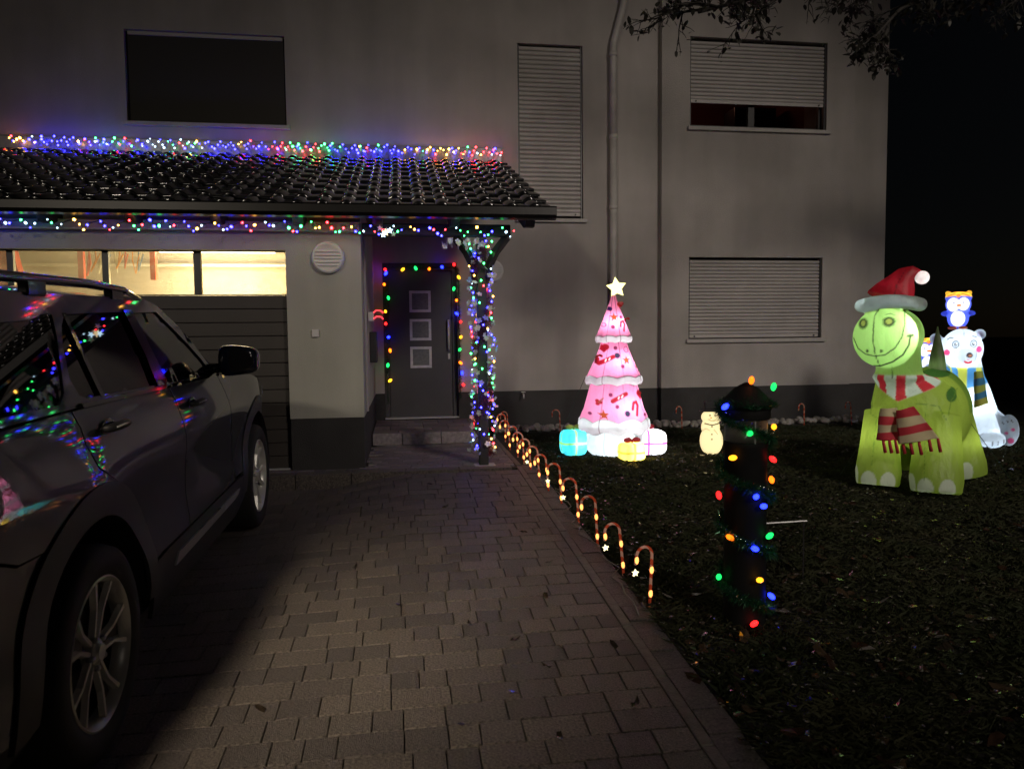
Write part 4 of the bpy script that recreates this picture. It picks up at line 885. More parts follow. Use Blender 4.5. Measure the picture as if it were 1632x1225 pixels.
plight('bear_head_lamp', be, (-.06, -.06, 1.02), 5.0, (.90, .96, 1)); plight('bear_body_lamp', be, (.03, .0, .45), 8.0, (.90, .96, 1)); plight('bear_back_lamp', be, (-.28, .4, .62), 3.0, (.9, .96, 1)); plight('bear_foot_lamp', be, (.2, -.17, .10), 1.2, (.9, .96, 1), .02)
cloth('scarf_end', [qb(1553, 592), qb(1566, 590), qb(1576, 640), qb(1555, 648)], 5, [(.45, .55, .10), (.05, .25, .50), (.45, .55, .10), (.05, .25, .5), (.5, .55, .1)], -.26, be)
def penguin(loc, e, sc=1):
    p = empty('penguin', loc, 0, be)
    s = MB(); s.ball((0, 0, .12*sc), (.105*sc, .09*sc, .125*sc), 24, 16); s.ball((0, -.01, .27*sc), (.125*sc, .11*sc, .11*sc), 24, 16); s.ball((-.12*sc, 0, .17*sc), (.05*sc, .03*sc, .03*sc)); s.ball((.12*sc, 0, .17*sc), (.05*sc, .03*sc, .03*sc)); s.ball((0, 0, .345*sc), (.132*sc, .118*sc, .065*sc), 24, 14); s.ball((-.10*sc, 0, .395*sc), .028*sc); s.ball((.10*sc, 0, .395*sc), .028*sc)
    me = union(s, .009, 3, 'penguin_body'); me.materials.append(FAB); pr = Print(me, (.05, .08, .55)); Wt = (.8, .85, .95)
    pr.disc((0, .11*sc), (.068*sc, .085*sc), Wt); pr.disc((-.045*sc, .265*sc), (.062*sc, .075*sc), Wt); pr.disc((.05*sc, .27*sc), (.055*sc, .07*sc), Wt)
    pr.disc((-.04*sc, .285*sc), .010, K); pr.disc((.05*sc, .285*sc), .010, K); pr.disc((.01*sc, .255*sc), (.028*sc, .014*sc), (.7, .15, .02))
    pr.mix(np.clip((pr.P[:, 2]-.345*sc-.12*np.maximum(0, -pr.P[:, 1]))/.006+.5, 0, 1), (.85, .42, .03)); pr.line([(-.1, .36*sc), (-.03, .39*sc)], .012, (.5, .12, .02)); pr.line([(.03, .385*sc), (.1, .36*sc)], .012, (.5, .12, .02)); pr.disc((0, .36*sc), .02, (.7, .2, .03)); pr.done(); place('penguin_body', me, p)
    for sg in (-1, 1): MB().ball((sg*.05*sc, -.05, .01), (.045*sc, .05, .018)).build('foot', mat('orange_nylon', (.6, .12, .04), .5), p, True)
    plight('penguin_lamp', p, (0, 0, .13*sc), e*.8, (.9, .95, 1), .02); plight('penguin_head_lamp', p, (0, 0, .27*sc), e, (.9, .95, 1), .02); plight('penguin_cap_lamp', p, (0, 0, .35*sc), e*.4, (1, .95, .9), .02)
penguin((BX(1523), .0, BZ(524)), 1.6); penguin((BX(1474)-.01, .42, .77), 1.5)
# ------------------------------------------------------------------ candy canes
CRED = mat('cane_red', (.42, .04, .025), .3); CWHT = mat('cane_white', (.62, .52, .48), .3); CLEARG = emat('cane_glow', (1.0, .36, .09), 2.8)
CB = MB().ball((0, 0, 0), (.011, .011, .022), 8, 6).mesh('bulb', CLEARG, True)
def stripe_mat(name, glow):
    m = bpy.data.materials.new(name); m.use_nodes = True; nt = m.node_tree; p = nt.nodes['Principled BSDF']; p.inputs['Roughness'].default_value = .25
    tc = nt.nodes.new('ShaderNodeTexCoord'); w = nt.nodes.new('ShaderNodeTexWave'); w.bands_direction = 'DIAGONAL'; w.inputs['Scale'].default_value = 9; nt.links.new(tc.outputs['Object'], w.inputs['Vector'])
    r = nt.nodes.new('ShaderNodeValToRGB'); r.color_ramp.elements[0].position = .45; r.color_ramp.elements[1].position = .55; r.color_ramp.elements[0].color = (.45, .055, .02, 1); r.color_ramp.elements[1].color = (.52, .26, .18, 1)
    nt.links.new(w.outputs[1], r.inputs[0]); nt.links.new(r.outputs[0], p.inputs['Base Color'])
    if glow: nt.links.new(r.outputs[0], p.inputs['Emission Color']); p.inputs['Emission Strength'].default_value = glow
    return m
CS = stripe_mat('lit_striped_cane', .22); CSU = stripe_mat('unlit_striped_cane', 0)
STARG = emat('star_led', (1, .9, .5), 2.2)
def cane(x, y, z, rz, lean, lit, label, group, h=.31, star=False):
    h *= R.uniform(.94, 1.05)
    o = empty('candy_cane', (x, y, z), rz); o.rotation_euler = (R.uniform(-.05, .05), lean, rz); tag(o, label, 'candy cane light', group)
    r = .048; pts = [(0, 0, -.03), (0, 0, h*.5), (0, 0, h-r)]+[(-r+r*cos(a), 0, h-r+r*sin(a)) for a in [pi*k/8 for k in range(1, 9)]]+[(-2*r-.003, 0, h-r-.045)]
    MB().tube(pts, .0082, 10).build('stem', CS if lit else CSU, o, True)
    if lit:
        for p in ((0, -.004, .045), (0, -.004, .175), (-2*r, -.004, h-r-.02)): place('bulb', CB, o, p)
    if star: MB().prism(star_pts(-2*r-.003, h-r-.09, .020), -.006, .006).build('star', STARG if lit else WHITEP, o)
ca = [(1.278, 3.763), (1.262, 4.196), (1.243, 4.72), (1.234, 5.221), (1.204, 5.672), (1.18, 6.08), (1.17, 6.45), (1.155, 6.83), (1.15, 7.18), (1.15, 7.58), (1.13, 8.02), (1.18, 8.75)]
ordn = ['nearest', 'second nearest', 'third nearest', 'fourth nearest', 'fifth nearest', 'sixth nearest', 'seventh nearest', 'eighth nearest', 'ninth nearest', 'tenth nearest', 'second farthest', 'farthest']
for i, (x, y) in enumerate(ca):
    cane(x+.01, y, lz(x, y)+.02, R.uniform(-.3, .3), [.03, -.10, -.04, -.07, -.05, -.08, -.06, -.03, -.05, -.05, -.05, .0][i], True, 'lit orange striped candy cane, %s of the row along the driveway edge' % ordn[i], 'lit candy canes along the driveway', star=i in (0, 1, 3, 4, 6))
for (px, lab) in ((1.30, 'behind the far end of the lit row'), (1.98, 'left of the pink tree'), (2.62, 'half hidden behind the pink tree'), (3.62, 'at the left foot of the bay wall'), (5.35, 'below the right end of the ground floor shutter'), (6.05, 'left of the dinosaur by the wall')):
    cane(px, 9.3, .41, R.uniform(-.4, .4), R.uniform(-.05, .05), False, 'unlit candy cane standing by the wall, '+lab, 'unlit candy canes by the wall', .30)
# cable along the canes
cp = []; y = 3.6
while y < 8.8:
    x = 1.21-.02*(y-3.6)/5+R.uniform(-.04, .07); cp.append((x, y, lz(x, y)+.022+R.uniform(0, .012))); y += .13
o = MB().tube(cp, .0035, 6).build('light_cable', mat('clear_cable', (.25, .24, .22), .25), None, True); tag(o, 'thin clear cable lying on the soil between the candy canes', 'cable')
# ------------------------------------------------------------------ path lamp in the foreground
bo = empty('path_lamp', (1.70, 3.50, .18)); tag(bo, 'dark cylindrical path lamp wound with a garland and large coloured bulbs', 'lamp')
BOL = mat('bollard_paint', (.008, .008, .008), .7, var=.2, scale=8, spec=.2)
k_ = .97
s = MB(); s.lathe([(.104, -.05), (.104, .90), (.108, .905), (.108, .93), (.1, .935)], 40); s.build('column', BOL, bo, True)
autosmooth(bo.children[0])
s = MB(); s.lathe([(.104, .935), (.104, 1.045)], 40); s.f = s.f[:-2]; s.build('lens', glassmat('lamp_lens', (.75, .7, .7), dirt=.6), bo, True)
s = MB(); s.lathe([(.03, .93), (.045, .96), (.03, 1.0), (.03, 1.05)], 20); s.build('burner', STEEL, bo, True)
for a in (.5, 2.6, 4.7): MB().tube([(cos(a)*.1, sin(a)*.1, .93), (cos(a)*.1, sin(a)*.1, 1.06)], .004, 6).build('rib', STEEL, bo)
s = MB(); s.lathe([(.112, 1.045), (.118, 1.055), (.118, 1.095), (.125, 1.10), (.135, 1.12), (.06, 1.20), (.015, 1.225), (.001, 1.23)], 40); autosmooth(s.build('cap', BOL, bo, True))
LD = {k: MB().ball((0, 0, 0), (.019, .019, .03), 10, 8).mesh('bulb', m, True) for k, m in DIM.items()}
gl2 = empty('path_lamp_garland', (1.70, 3.50, .18)); tag(gl2, 'sparkling green garland with large coloured bulbs spiralling down the path lamp', 'garland')
path = []
for i in range(140):
    t = i/139; z = 1.10-t*1.02; a = 2.2+t*2*pi*3.6; r_ = .125+.01*sin(i); path.append(Vector((cos(a)*r_, sin(a)*r_, z)))
s = MB()
for i in range(len(path)-1):
    for j in range(110): needle(s, path[i].lerp(path[i+1], R.random()), (R.uniform(-.042, .042), R.uniform(-.042, .042), R.uniform(-.042, .042)), .0016)
for j in range(2600):
    a = R.random()*2*pi; r_ = R.uniform(.05, .15); needle(s, (cos(a)*r_, sin(a)*r_, 1.20-r_*.62), (R.uniform(-.03, .03), R.uniform(-.03, .03), R.uniform(-.01, .03)), .002)
tag(s.build('tinsel', mat('sparkling_tinsel', (.02, .10, .045), .22, metal=.5), gl2), kind='stuff'); MB().tube(path, .004, 4).build('wire', WIRE, gl2)
s = MB()
for i in range(150):
    p = path[R.randrange(len(path))]; s.ball(tuple(p*1.04), R.uniform(.003, .006), 6, 4)
tag(s.build('beads', mat('mirror_bead', (.7, .75, .7), .1, metal=1), gl2, True), kind='stuff')
for px, py, c in [(1187, 608, 'o'), (1226, 619, 'g'), (1142, 649, 'b'), (1174, 690, 'g'), (1238, 686, 'y'), (1153, 730, 'y'), (1224, 735, 'r'), (1230, 771, 'o'), (1185, 790, 'b'), (1141, 795, 'r'), (1199, 806, 'b'), (1151, 859, 'o'), (1214, 856, 'g'), (1184, 873, 'b'), (1142, 930, 'g'), (1193, 924, 'y'), (1226, 960, 'b'), (1184, 994, 'r')]:
    x = (px-1188)/318; z = (1008-py)/322
    r_ = .135; yv = -sqrt(max(0, r_**2-x**2)) if z < 1.05 else -.06
    o = place('bulb', LD[c], gl2, (x*cos(.3)+0, yv+abs(x)*0, z), (R.uniform(-1.5, 1.5), R.uniform(-1, 1), R.uniform(0, 3)), (.72, .72, .72))
# low rail and cable bar beside the lamp
o = MB().tube([(1.86, 3.95, .56), (2.30, 3.95, .565)], .0045, 8).build('ground_stake_bar', STEEL, None); tag(o, 'thin horizontal metal rod glinting behind the path lamp', 'rod')
for xx in (1.88, 2.28): MB().tube([(xx, 3.95, .56), (xx, 3.95, .19)], .004, 6).build('leg', BLACKW, o)
# ------------------------------------------------------------------ tree reaching in from the upper right
tr = empty('garden_tree', (9.8, 4.0, .2)); tag(tr, 'bare branched garden tree reaching in over the right end of the house', 'tree')
s = MB(); TB = Vector((9.8, 4.0, .2)); leaves = []
def limb(p0, d, L, r, depth):
    n = 5; pts = [p0.copy()]; d = d.normalized()
    for i in range(n):
        d = (d+Vector((R.uniform(-.22, .22), R.uniform(-.22, .22), R.uniform(-.25, .16)))).normalized(); pts.append(pts[-1]+d*L/n)
    s.tube([p-TB for p in pts], [r*(1-.55*i/n) for i in range(n+1)], 6 if r > .01 else 4, False)
    if depth == 0:
        for p in pts[2:]: leaves.append((p, d))
        return
    for i in range(1, n+1):
        for _ in range(1 if i < n else 2):
            ax = Vector((R.uniform(-1, 1), R.uniform(-1, 1), R.uniform(-.8, .8))).normalized()
            limb(pts[i], (d*.9+ax*.85).normalized(), L*R.uniform(.42, .62), r*.5*(1-.3*i/n)+.0012, depth-1)
trunk = [Vector((9.8, 4.0, -.05)), Vector((9.75, 4.0, 1.2)), Vector((9.7, 4.05, 2.4)), Vector((9.5, 4.1, 3.3)), Vector((9.1, 4.2, 4.0))]
s2 = MB(); s2.tube([p-TB+Vector((0, 0, .2))*0 for p in trunk], [.16, .13, .12, .10, .08], 12); s2.build('trunk', BARK, tr, True)
def mainlimb(pts, r, dz, L, depth=2):
    pts = [Vector(p) for p in pts]; s.tube([p-TB for p in pts], [r*(1-.7*i/(len(pts)-1)) for i in range(len(pts))], 8, False)
    for i in range(1, len(pts)):
        for t in (0, .5):
            p = pts[i-1].lerp(pts[i], t+.25); dd = (pts[i]-pts[i-1]).normalized()
            for _ in range(2): limb(p, dd*.8+Vector((R.uniform(-.8, .8), R.uniform(-.7, .7), R.uniform(-.35, dz))), L*R.uniform(.6, 1.1), r*.3, depth)
mainlimb([(9.1, 4.2, 4.0), (7.6, 4.4, 4.6), (6.3, 4.5, 4.7), (5.0, 4.7, 4.55), (4.1, 4.9, 4.35), (3.3, 5.0, 4.18), (2.6, 5.0, 4.02), (2.05, 5.0, 3.86)], .04, .3, .36)
mainlimb([(9.2, 4.2, 3.8), (7.8, 4.6, 4.6), (6.4, 4.8, 4.7), (4.9, 4.9, 4.5), (4.1, 5.0, 4.22), (3.6, 5.05, 3.98), (3.35, 5.05, 3.72)], .03, .25, .26)
mainlimb([(9.1, 4.2, 4.0), (7.6, 4.2, 4.9), (6.0, 4.2, 5.3), (5.0, 4.0, 5.6), (4.2, 4.1, 6.1), (3.2, 4.6, 6.3)], .06, .7, .9)
mainlimb([(9.5, 4.1, 3.3), (10.2, 4.0, 4.3), (10.8, 3.6, 5.2), (11.2, 3.2, 5.9)], .06, .8, .9)
o = s.build('branches', BARK, tr, True); tag(o, kind='stuff')
s = MB(); n_ = 0
for p, d in leaves:
    if R.random() > .42: continue
    M = TR(*(p-TB+Vector((R.uniform(-.03, .03), R.uniform(-.03, .03), -.02)))) @ RZ(R.uniform(0, 6.3)) @ RX(R.uniform(-1.3, 1.3)) @ Matrix.Scale(R.uniform(.6, 1.3), 4)
    s.add([(0, 0, 0), (.014, .018, .003), (.012, .042, .0), (0, .058, -.004), (-.013, .04, .002), (-.014, .016, .004)], [(0, 1, 2, 3, 4, 5)], M)
tag(s.build('leaves', TLEAF, tr), kind='stuff')
# ------------------------------------------------------------------ car
PAINT = mat('car_paint', (.009, .015, .032), .4, metal=0, coat=1.0, spec=.15)
CLAD = mat('car_cladding', (.022, .022, .025), .5, bump=.1, bscale=400); GLOSSB = mat('gloss_black', (.006, .006, .007), .08, coat=.5); RUB = mat('tyre_rubber', (.014, .014, .014), .75, bump=.1, bscale=200)
RIMM = mat('alloy', (.72, .71, .66), .32, metal=.35); RIMD = mat('alloy_shade', (.006, .006, .006), .5); CHR = mat('satin_chrome', (.50, .50, .52), .35, metal=.3)  # near-black alloy: shade between the spokes is put into the colour
CGL = glassmat('car_glass_dark', (.012, .012, .014), rough=.02); CGF = glassmat('car_glass_front', (.30, .31, .31), rough=.03, dirt=.05); SEAT = mat('seat_grey', (.20, .20, .17), .7); INTR = mat('car_interior', (.02, .02, .02), .8)
car = empty('parked_car', (-2.085, 2.80, .149)); tag(car, 'dark grey SUV parked nose-in before the glowing garage door', 'car'); car.rotation_euler = (atan2(.096, 2.95), 0, 0)
WB = 2.95; A1 = .385
_k = [(.20, -.075), (.30, -.045), (.42, -.018), (.54, -.012), (.70, -.030), (.84, -.024), (.94, -.006), (1.00, -.001), (1.06, -.007), (1.14, -.027), (1.22, -.047), (1.30, -.050), (3, -.050)]
SPZ = np.linspace(.2, 1.32, 200); _z = np.array([a for a, b in _k]); _x = np.array([b for a, b in _k])
SPX = np.interp(SPZ, _z, _x); 
for _ in range(40): SPX[1:-1] = (SPX[:-2]+SPX[1:-1]*2+SPX[2:])/4
def Xs(y, z):
    x = 1.005-.355*max(0, z-1.20)
    x += np.interp(z, SPZ, SPX)
    if y > 2.6: x -= .16*((y-2.6)/1.3)**2.4
    if y < -.5: x -= .10*((-y-.5)/.6)**2
    for yc in (0, WB):
        r = math.hypot(y-yc, z-A1); x += .014*math.exp(-((r-.50)/.14)**2)
    return x
def arc(yc, r, a0, a1, n=14): return [(yc+r*cos(radians(a0+(a1-a0)*i/n)), A1+r*sin(radians(a0+(a1-a0)*i/n))) for i in range(n+1)]
def inpoly(p, pl):
    c = False; n = len(pl)
    for i in range(n):
        a, b = pl[i], pl[(i+1) % n]
        if (a[1] > p[1]) != (b[1] > p[1]) and p[0] < (b[0]-a[0])*(p[1]-a[1])/((b[1]-a[1]) or 1e-9)+a[0]: c = not c
    return c
def panel(name, outline, m, off=0, holes=(), grid=.055, side=1, skirt=.018, parent=None):
    def dens(pl):
        o = []
        for i in range(len(pl)):
            a, b = Vector(pl[i]), Vector(pl[(i+1) % len(pl)]); k = max(1, int((b-a).length/grid)); o += [a.lerp(b, t/k) for t in range(k)]
        return o
    V = []; E = []
    for lp in [outline]+list(holes):
        d = dens(lp); n0 = len(V); V += d; E += [(n0+i, n0+(i+1) % len(d)) for i in range(len(d))]
    y0 = min(v.x for v in V); y1 = max(v.x for v in V); z0 = min(v.y for v in V); z1 = max(v.y for v in V); nb_ = len(V); bvs = V[:]
    y = y0+grid*.6
    while y < y1:
        z = z0+grid*.6
        while z < z1:
            if inpoly((y, z), outline) and not any(inpoly((y, z), h) for h in holes) and min((b-Vector((y, z))).length for b in bvs) > grid*.42: V.append(Vector((y, z)))
            z += grid
        y += grid
    vv, ee, ff, *_ = delaunay_2d_cdt(V, E, [], 0, 1e-5)
    fs = []
    for f in ff:
        c = sum((vv[i] for i in f), Vector((0, 0)))/len(f)
        if inpoly(c, outline) and not any(inpoly(c, h) for h in holes): fs.append(list(f))
    bm = bmesh.new(); bv = [bm.verts.new((side*(Xs(v.x, v.y)+off), v.x, v.y)) for v in vv]
    for f in fs:
        try: bm.faces.new([bv[i] for i in (f if side > 0 else f[::-1])])
        except ValueError: pass
    bmesh.ops.recalc_face_normals(bm, faces=bm.faces[:])
    if sum(f.normal.x for f in bm.faces)*side < 0: bmesh.ops.reverse_faces(bm, faces=bm.faces[:])
    if skirt:
        be_ = [e for e in bm.edges if len(e.link_faces) == 1]; r = bmesh.ops.extrude_edge_only(bm, edges=be_)
        for v in [e for e in r['geom'] if isinstance(e, bmesh.types.BMVert)]: v.co.x -= side*skirt
        for e in be_: e.smooth = False
    me = bpy.data.meshes.new(name); bm.to_mesh(me); bm.free(); me.materials.append(m); me.shade_smooth()
    bm = bmesh.new(); bm.from_mesh(me)
    for e in bm.edges:
        if len(e.link_faces) == 2 and e.calc_face_angle(0) > .7: e.smooth = False
    bm.to_mesh(me); bm.free()
    return place(name, me, parent or car)
FG = [(1.04, 1.60), (1.38, 1.605), (1.55, 1.51), (1.70, 1.42), (1.83, 1.33), (1.92, 1.232), (1.08, 1.255), (1.05, 1.35)]
RGp = [(.30, 1.595), (.92, 1.605), (.94, 1.40), (.925, 1.262), (.18, 1.285), (.13, 1.30), (.115, 1.36), (.17, 1.47), (.235, 1.55)]
QG = [(-.84, 1.55), (.02, 1.575), (.12, 1.595), (.20, 1.595), (.165, 1.52), (.03, 1.32), (-.04, 1.285), (-.80, 1.30)]
for side in (1, -1):
    panel('greenhouse', [(-.98, 1.272), (.09, 1.262), (1.95, 1.222), (2.02, 1.225), (1.93, 1.30), (1.80, 1.425), (1.62, 1.545), (1.42, 1.645), (1.25, 1.672), (-.90, 1.672)], PAINT, -.006, (FG, RGp, QG), side=side)
    panel('rear_door_glass', RGp, CGL, -.016, side=side, skirt=0); panel('rear_side_glass', QG, CGL, -.012, side=side, skirt=0); panel('front_door_glass', FG, CGF, -.016, side=side, skirt=0)
    panel('pillar_trim', [(.905, 1.615), (1.015, 1.615), (1.085, 1.252), (.92, 1.258), (.94, 1.40)], GLOSSB, .003, side=side)
    panel('window_divider', [(.285, 1.60), (.315, 1.60), (.335, 1.275), (.30, 1.275)], GLOSSB, -.004, side=side, skirt=.01)
    panel('rear_door', [(.008, 1.255), (1.055, 1.238), (1.075, 1.10), (1.12, .93), (1.135, .80), (1.135, .525), (.595, .53)]+arc(0, .605, 14, 70)+[(.045, 1.05), (.005, 1.14)], PAINT, 0, side=side)
    panel('front_door', [(1.065, 1.238), (1.97, 1.215), (2.08, 1.0), (2.17, .80), (2.17, .525), (1.145, .525), (1.145, .80), (1.13, .93), (1.085, 1.10)], PAINT, 0, side=side)
    panel('front_wing', [(1.98, 1.215), (2.30, 1.205), (2.9, 1.15), (3.35, 1.06), (3.62, .96), (3.72, .80), (3.70, .62), (3.545, .56)]+arc(WB, .605, 15, 165)+[(2.18, .54), (2.18, .80), (2.09, 1.0)], PAINT, 0, side=side)
    panel('rear_wing', [(-.002, 1.257), (-.005, 1.14), (.035, 1.045), (.20, .958)]+arc(0, .605, 72, 126)+[(-.52, .885), (-.66, .94), (-1.02, .955), (-1.06, 1.1), (-1.0, 1.26)], PAINT, 0, side=side)
    panel('rear_bumper_side', [(-.365, .868)]+arc(0, .605, 128, 172)+[(-.62, .40), (-1.05, .42), (-1.12, .60), (-1.08, .94), (-.66, .93), (-.52, .875)], PAINT, -.004, side=side)
    for yc in (0, WB): panel('arch_cladding', arc(yc, .607, -2, 182, 30)+arc(yc, .485, 180, 0, 26), CLAD, .007, side=side, grid=.045)
    panel('sill_cladding', [(.60, .52), (2.36, .515), (2.42, .36), (2.30, .25), (.62, .25), (.55, .38)], CLAD, .006, side=side)
    panel('sill_strip', [(.90, .462), (2.24, .452), (2.20, .425), (2.10, .412), (.86, .408)], CHR, .016, side=side)
    panel('belt_moulding', [(.09, 1.275), (1.93, 1.232), (1.93, 1.218), (.09, 1.258)], GLOSSB, .008, side=side)
    panel('lamp_strip', [(3.45, .90), (3.66, .88), (3.60, .97), (3.4, 1.02)], CHR, .004, side=side)
    panel('tail_light', [(-1.03, 1.05), (-.80, 1.08), (-.80, 1.20), (-1.03, 1.23)], mat('tail_lens', (.25, .01, .01), .1, coat=1), .008, side=side)
    # handles
    for yh, zh in ((.24, 1.165), (1.33, 1.125)):
        h = empty('door_handle', (side*(Xs(yh, zh)), yh, zh), parent=car)
        cup = [(.075*cos(2*pi*i/18)-.02, .038*sin(2*pi*i/18)) for i in range(18)]
        s = MB(); s.ball((0, -.02, 0), (.006, .075, .036), 18, 10); s.build('cup', GLOSSB, h, True)
        s = MB(); pts = [(side*.012, -.10, .006), (side*.034, -.075, .008), (side*.040, 0, .008), (side*.034, .075, .006), (side*.012, .10, .004)]; s.tube(pts, [.012, .016, .017, .016, .012], 10); s.build('grip', CLAD, h, True)
        s = MB(); s.tube([(side*.050, -.07, .010), (side*.056, 0, .012), (side*.050, .07, .009)], .003, 6); s.build('chrome_strip', CHR, h, True)
    # mirror
    mr_ = empty('wing_mirror', (side*(Xs(1.86, 1.25)+.0), 1.88, 1.26), parent=car)
    bm = bmesh.new(); bmesh.ops.create_cube(bm, size=1); bmesh.ops.subdivide_edges(bm, edges=bm.edges[:], cuts=6, use_grid_fill=True)
    for v in bm.verts:
        c = v.co*2; l = (abs(c.x)**4+abs(c.y)**4+abs(c.z)**4)**.25; c = c/l if l else c
        v.co = Vector((side*(.165+c.x*.115), .02+c.y*.075*(1-.15*c.x)+.0, .055+c.z*(.088-.012*c.x)))
    me = bpy.data.meshes.new('shell'); bm.to_mesh(me); bm.free(); me.materials.append(PAINT); me.shade_smooth(); place('shell', me, mr_)
    s = MB(); s.ball((side*.165, -.052, .055), (.098, .008, .070), 24, 12); s.build('mirror_glass', mat('mirror_glass', (.03, .03, .033), .08, metal=.2), mr_, True)
    s = MB(); s.tube([(side*-.03, .02, .0), (side*.05, .02, .012), (side*.10, .02, .025)], [.035, .03, .035], 10); s.build('arm', GLOSSB, mr_, True)
    # roof rail
    s = MB(); rp = [(side*.775, -.80, 1.680), (side*.775, -.70, 1.708), (side*.775, -.1, 1.722), (side*.775, .6, 1.722), (side*.78, 1.0, 1.706), (side*.785, 1.20, 1.670)]; s.tube(rp, [.012, .02, .02, .02, .018, .01], 10); rr_ = s.build('roof_rail', GLOSSB, car, True)
    for yy in (-.62, .14, .90): MB().bbox(side*.775-.018, side*.775+.018, yy-.07, yy+.07, 1.66, 1.715, .006).build('rail_foot', GLOSSB, rr_)
# skin panels across the car
def skin(name, rows, m, parent=None):       # rows: list of (y, zc, zedge, xhalf) -> arched strip
    n = 24; vs = []
    for (y, zc, ze, xh) in rows:
        for i in range(n+1):
            u = -1+2*i/n; vs.append((u*xh, y-(.0)*u*u, ze+(zc-ze)*(1-abs(u)**3.2)))
    k = n+1; fs = [(r*k+i, r*k+i+1, (r+1)*k+i+1, (r+1)*k+i) for r in range(len(rows)-1) for i in range(n)]
    o = place(name, mesh_from(name, vs, fs, (m,), True), car); return o
e_ = .0
def xe(y): return Xs(min(y, 1.2), 1.668)-.012
skin('roof', [(-.98, 1.68, 1.645, xe(-.9)), (-.8, 1.705, 1.650, xe(-.8)), (-.3, 1.728, 1.655, xe(-.3)), (.3, 1.735, 1.658, xe(.3)), (.8, 1.730, 1.658, xe(.8)), (1.25, 1.708, 1.658, xe(1.2)), (1.36, 1.700, 1.648, xe(1.2)-.005)], PAINT)
skin('windscreen', [(1.365, 1.708, 1.650, .775), (1.62, 1.60, 1.548, .81), (1.85, 1.475, 1.42, .85), (2.05, 1.35, 1.30, .885), (2.25, 1.235, 1.20, .91)], CGF)
skin('bonnet', [(2.20, 1.245, 1.205, .93), (2.5, 1.235, 1.195, .955), (2.9, 1.205, 1.150, .945), (3.3, 1.155, 1.075, .92), (3.55, 1.09, .99, .885), (3.68, 1.0, .93, .84), (3.74, .92, .88, .80)], PAINT)
skin('grille', [(3.745, .915, .875, .79), (3.80, .80, .80, .76), (3.80, .60, .60, .76), (3.77, .50, .50, .78)], GLOSSB)
skin('front_bumper', [(3.77, .495, .495, .80), (3.80, .40, .40, .78), (3.70, .26, .26, .75)], CLAD)
skin('tailgate_glass', [(-1.0, 1.69, 1.65, .76), (-1.12, 1.50, 1.48, .80), (-1.18, 1.30, 1.28, .86)], CGL)
skin('tailgate', [(-1.18, 1.295, 1.275, .87), (-1.20, 1.10, 1.10, .90), (-1.18, .95, .95, .90)], PAINT); skin('rear_bumper', [(-1.15, .95, .95, .90), (-1.22, .85, .85, .90), (-1.22, .60, .60, .88), (-1.12, .36, .36, .84)], CLAD)
# structure inside, dark
s = MB(); s.box(-.92, .92, -.9, 3.5, .28, .34); s.box(-.90, -.60, .62, 2.32, .30, 1.15); s.box(.86, .90, .62, 2.32, .30, 1.15); s.box(-.93, .93, 2.35, 2.40, .3, 1.15); s.box(-.60, .60, 2.4, 3.7, .3, 1.02); s.box(-.70, .70, -1.05, .62, .34, .62); s.box(-.9, .9, -.62, -.60, .3, 1.2); s.box(-.9, .9, .58, .60, .3, 1.0)
s.build('chassis', INTR, car)
for yc in (0, WB):
    for side in (1, -1):
        s = MB(); pr_ = arc(yc, .49, 0, 180, 20); n0 = len(pr_); vs = [(side*.62, a, b) for a, b in pr_]+[(side*.985, a, b) for a, b in pr_]; s.add(vs, [(i, i+1, n0+i+1, n0+i) for i in range(n0-1)]+[tuple(range(n0))]); s.build('wheel_well', CLAD, car)
for sx in (-.42, .42):
    for y0 in (1.0, .05):
        st_ = empty('seat', (sx, y0, .5), parent=car); MB().bbox(-.26, .26, 0, .5, 0, .18, .05).build('cushion', SEAT, st_)
        MB().bbox(-.24, .24, -.06, .07, .15, .80, .05, RX(.22)).build('backrest', SEAT, st_); MB().bbox(-.13, .13, -.05, .05, .84, 1.02, .04, RX(.2)).build('headrest', SEAT, st_)
MB().bbox(-.85, .85, 1.95, 2.30, 1.0, 1.19, .05).build('dashboard', INTR, car)
s = MB(); rg_ = [(-.42+.18*cos(a), 1.72+.05*sin(a), 1.10+.17*sin(a)) for a in [2*pi*i/24 for i in range(25)]]; s.tube(rg_, .014, 8, False); s.build('steering_wheel', INTR, car, True)
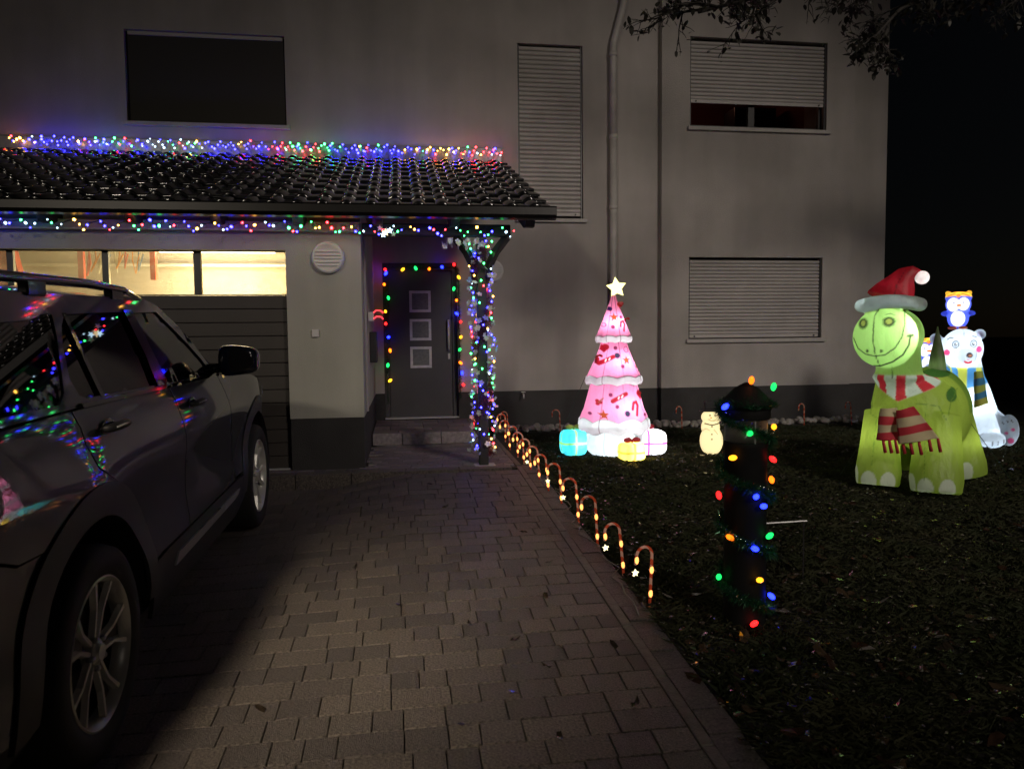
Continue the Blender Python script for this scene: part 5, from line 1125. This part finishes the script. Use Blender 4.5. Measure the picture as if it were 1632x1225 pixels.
# wheels
def wheel(x, y, side, spin):
    w = empty('wheel', (x, y, A1), parent=car); M = RY(pi/2*side)
    # profile along axle: local z -> outward
    s = MB(); s.lathe([(.27, -.115), (.34, -.125), (.372, -.11), (.385, -.07), (.387, 0), (.385, .07), (.374, .105), (.345, .12), (.29, .118), (.268, .105)], 64, M); s.f = s.f[:-2]; autosmooth(s.build('tyre', RUB, w, True), 60)
    s = MB(); s.lathe([(.243, -.10), (.245, .05), (.235, -.10)], 64, M); s.f = s.f[:-2]; s.build('barrel', RIMD, w, True)
    s = MB(); s.lathe([(.247, .05), (.25, .07), (.262, .095), (.270, .108), (.264, .112), (.252, .10), (.242, .07), (.242, .05)], 64, M); s.f = s.f[:-2]; rim = s.build('rim', RIMM, w, True); autosmooth(rim, 50)
    s = MB(); s.lathe([(.0, -.02), (.17, -.02), (.17, .0), (.0, .0)], 40, M); s.build('brake_disc', RIMD, w)
    s = MB(); s.lathe([(.0, -.101), (.24, -.101), (.24, -.09), (.0, -.09)], 40, M); s.build('wheel_shade_plate', RIMD, w)  # black disc added to stand for the shade deep inside the wheel
    for k in range(5):
        a = 2*pi*k/5+spin
        for d in (-1, 1):       # five pairs of blades
            s = MB(); MM = M @ RZ(a)
            p0 = (.04, d*.016); p1 = (.15, d*.030); p2 = (.246, d*.072)
            for (q0, q1, w0, w1, h0, h1) in ((p0, p1, .016, .012, .085, .092), (p1, p2, .012, .020, .092, .100)):
                s.add([(q0[0], q0[1]-w0/2*1, h0), (q0[0], q0[1]+w0/2, h0), (q1[0], q1[1]+w1/2, h1), (q1[0], q1[1]-w1/2, h1), (q0[0], q0[1]-w0/2-.006, h0-.02), (q0[0], q0[1]+w0/2+.006, h0-.02), (q1[0], q1[1]+w1/2+.006, h1-.02), (q1[0], q1[1]-w1/2-.006, h1-.02)], [(0, 3, 2, 1), (4, 5, 6, 7), (0, 4, 7, 3), (1, 2, 6, 5), (0, 1, 5, 4), (2, 3, 7, 6)], MM)
            s.build('spoke', RIMM, rim)
        s = MB(); s.add([(.10, -.010, .074), (.10, .010, .074), (.235, .045, .072), (.235, -.045, .072)], [(0, 3, 2, 1)], M @ RZ(a)); s.build('spoke_web', RIMD, rim)
        s = MB(); s.lathe([(.008, .075), (.011, .075), (.011, .098), (.006, .102), (.0, .102)], 10, M @ RZ(a+.62) @ TR(.055, 0, 0)); s.build('lug_nut', CHR, rim, True)
    s = MB(); s.lathe([(.05, .05), (.048, .09), (.034, .100), (.030, .106), (.0, .108)], 28, M); autosmooth(s.build('hub', RIMM, rim, True))
for yc in (0, WB):
    wheel(.885, yc, 1, .35 if yc == 0 else .1); wheel(-.885, yc, -1, .2)
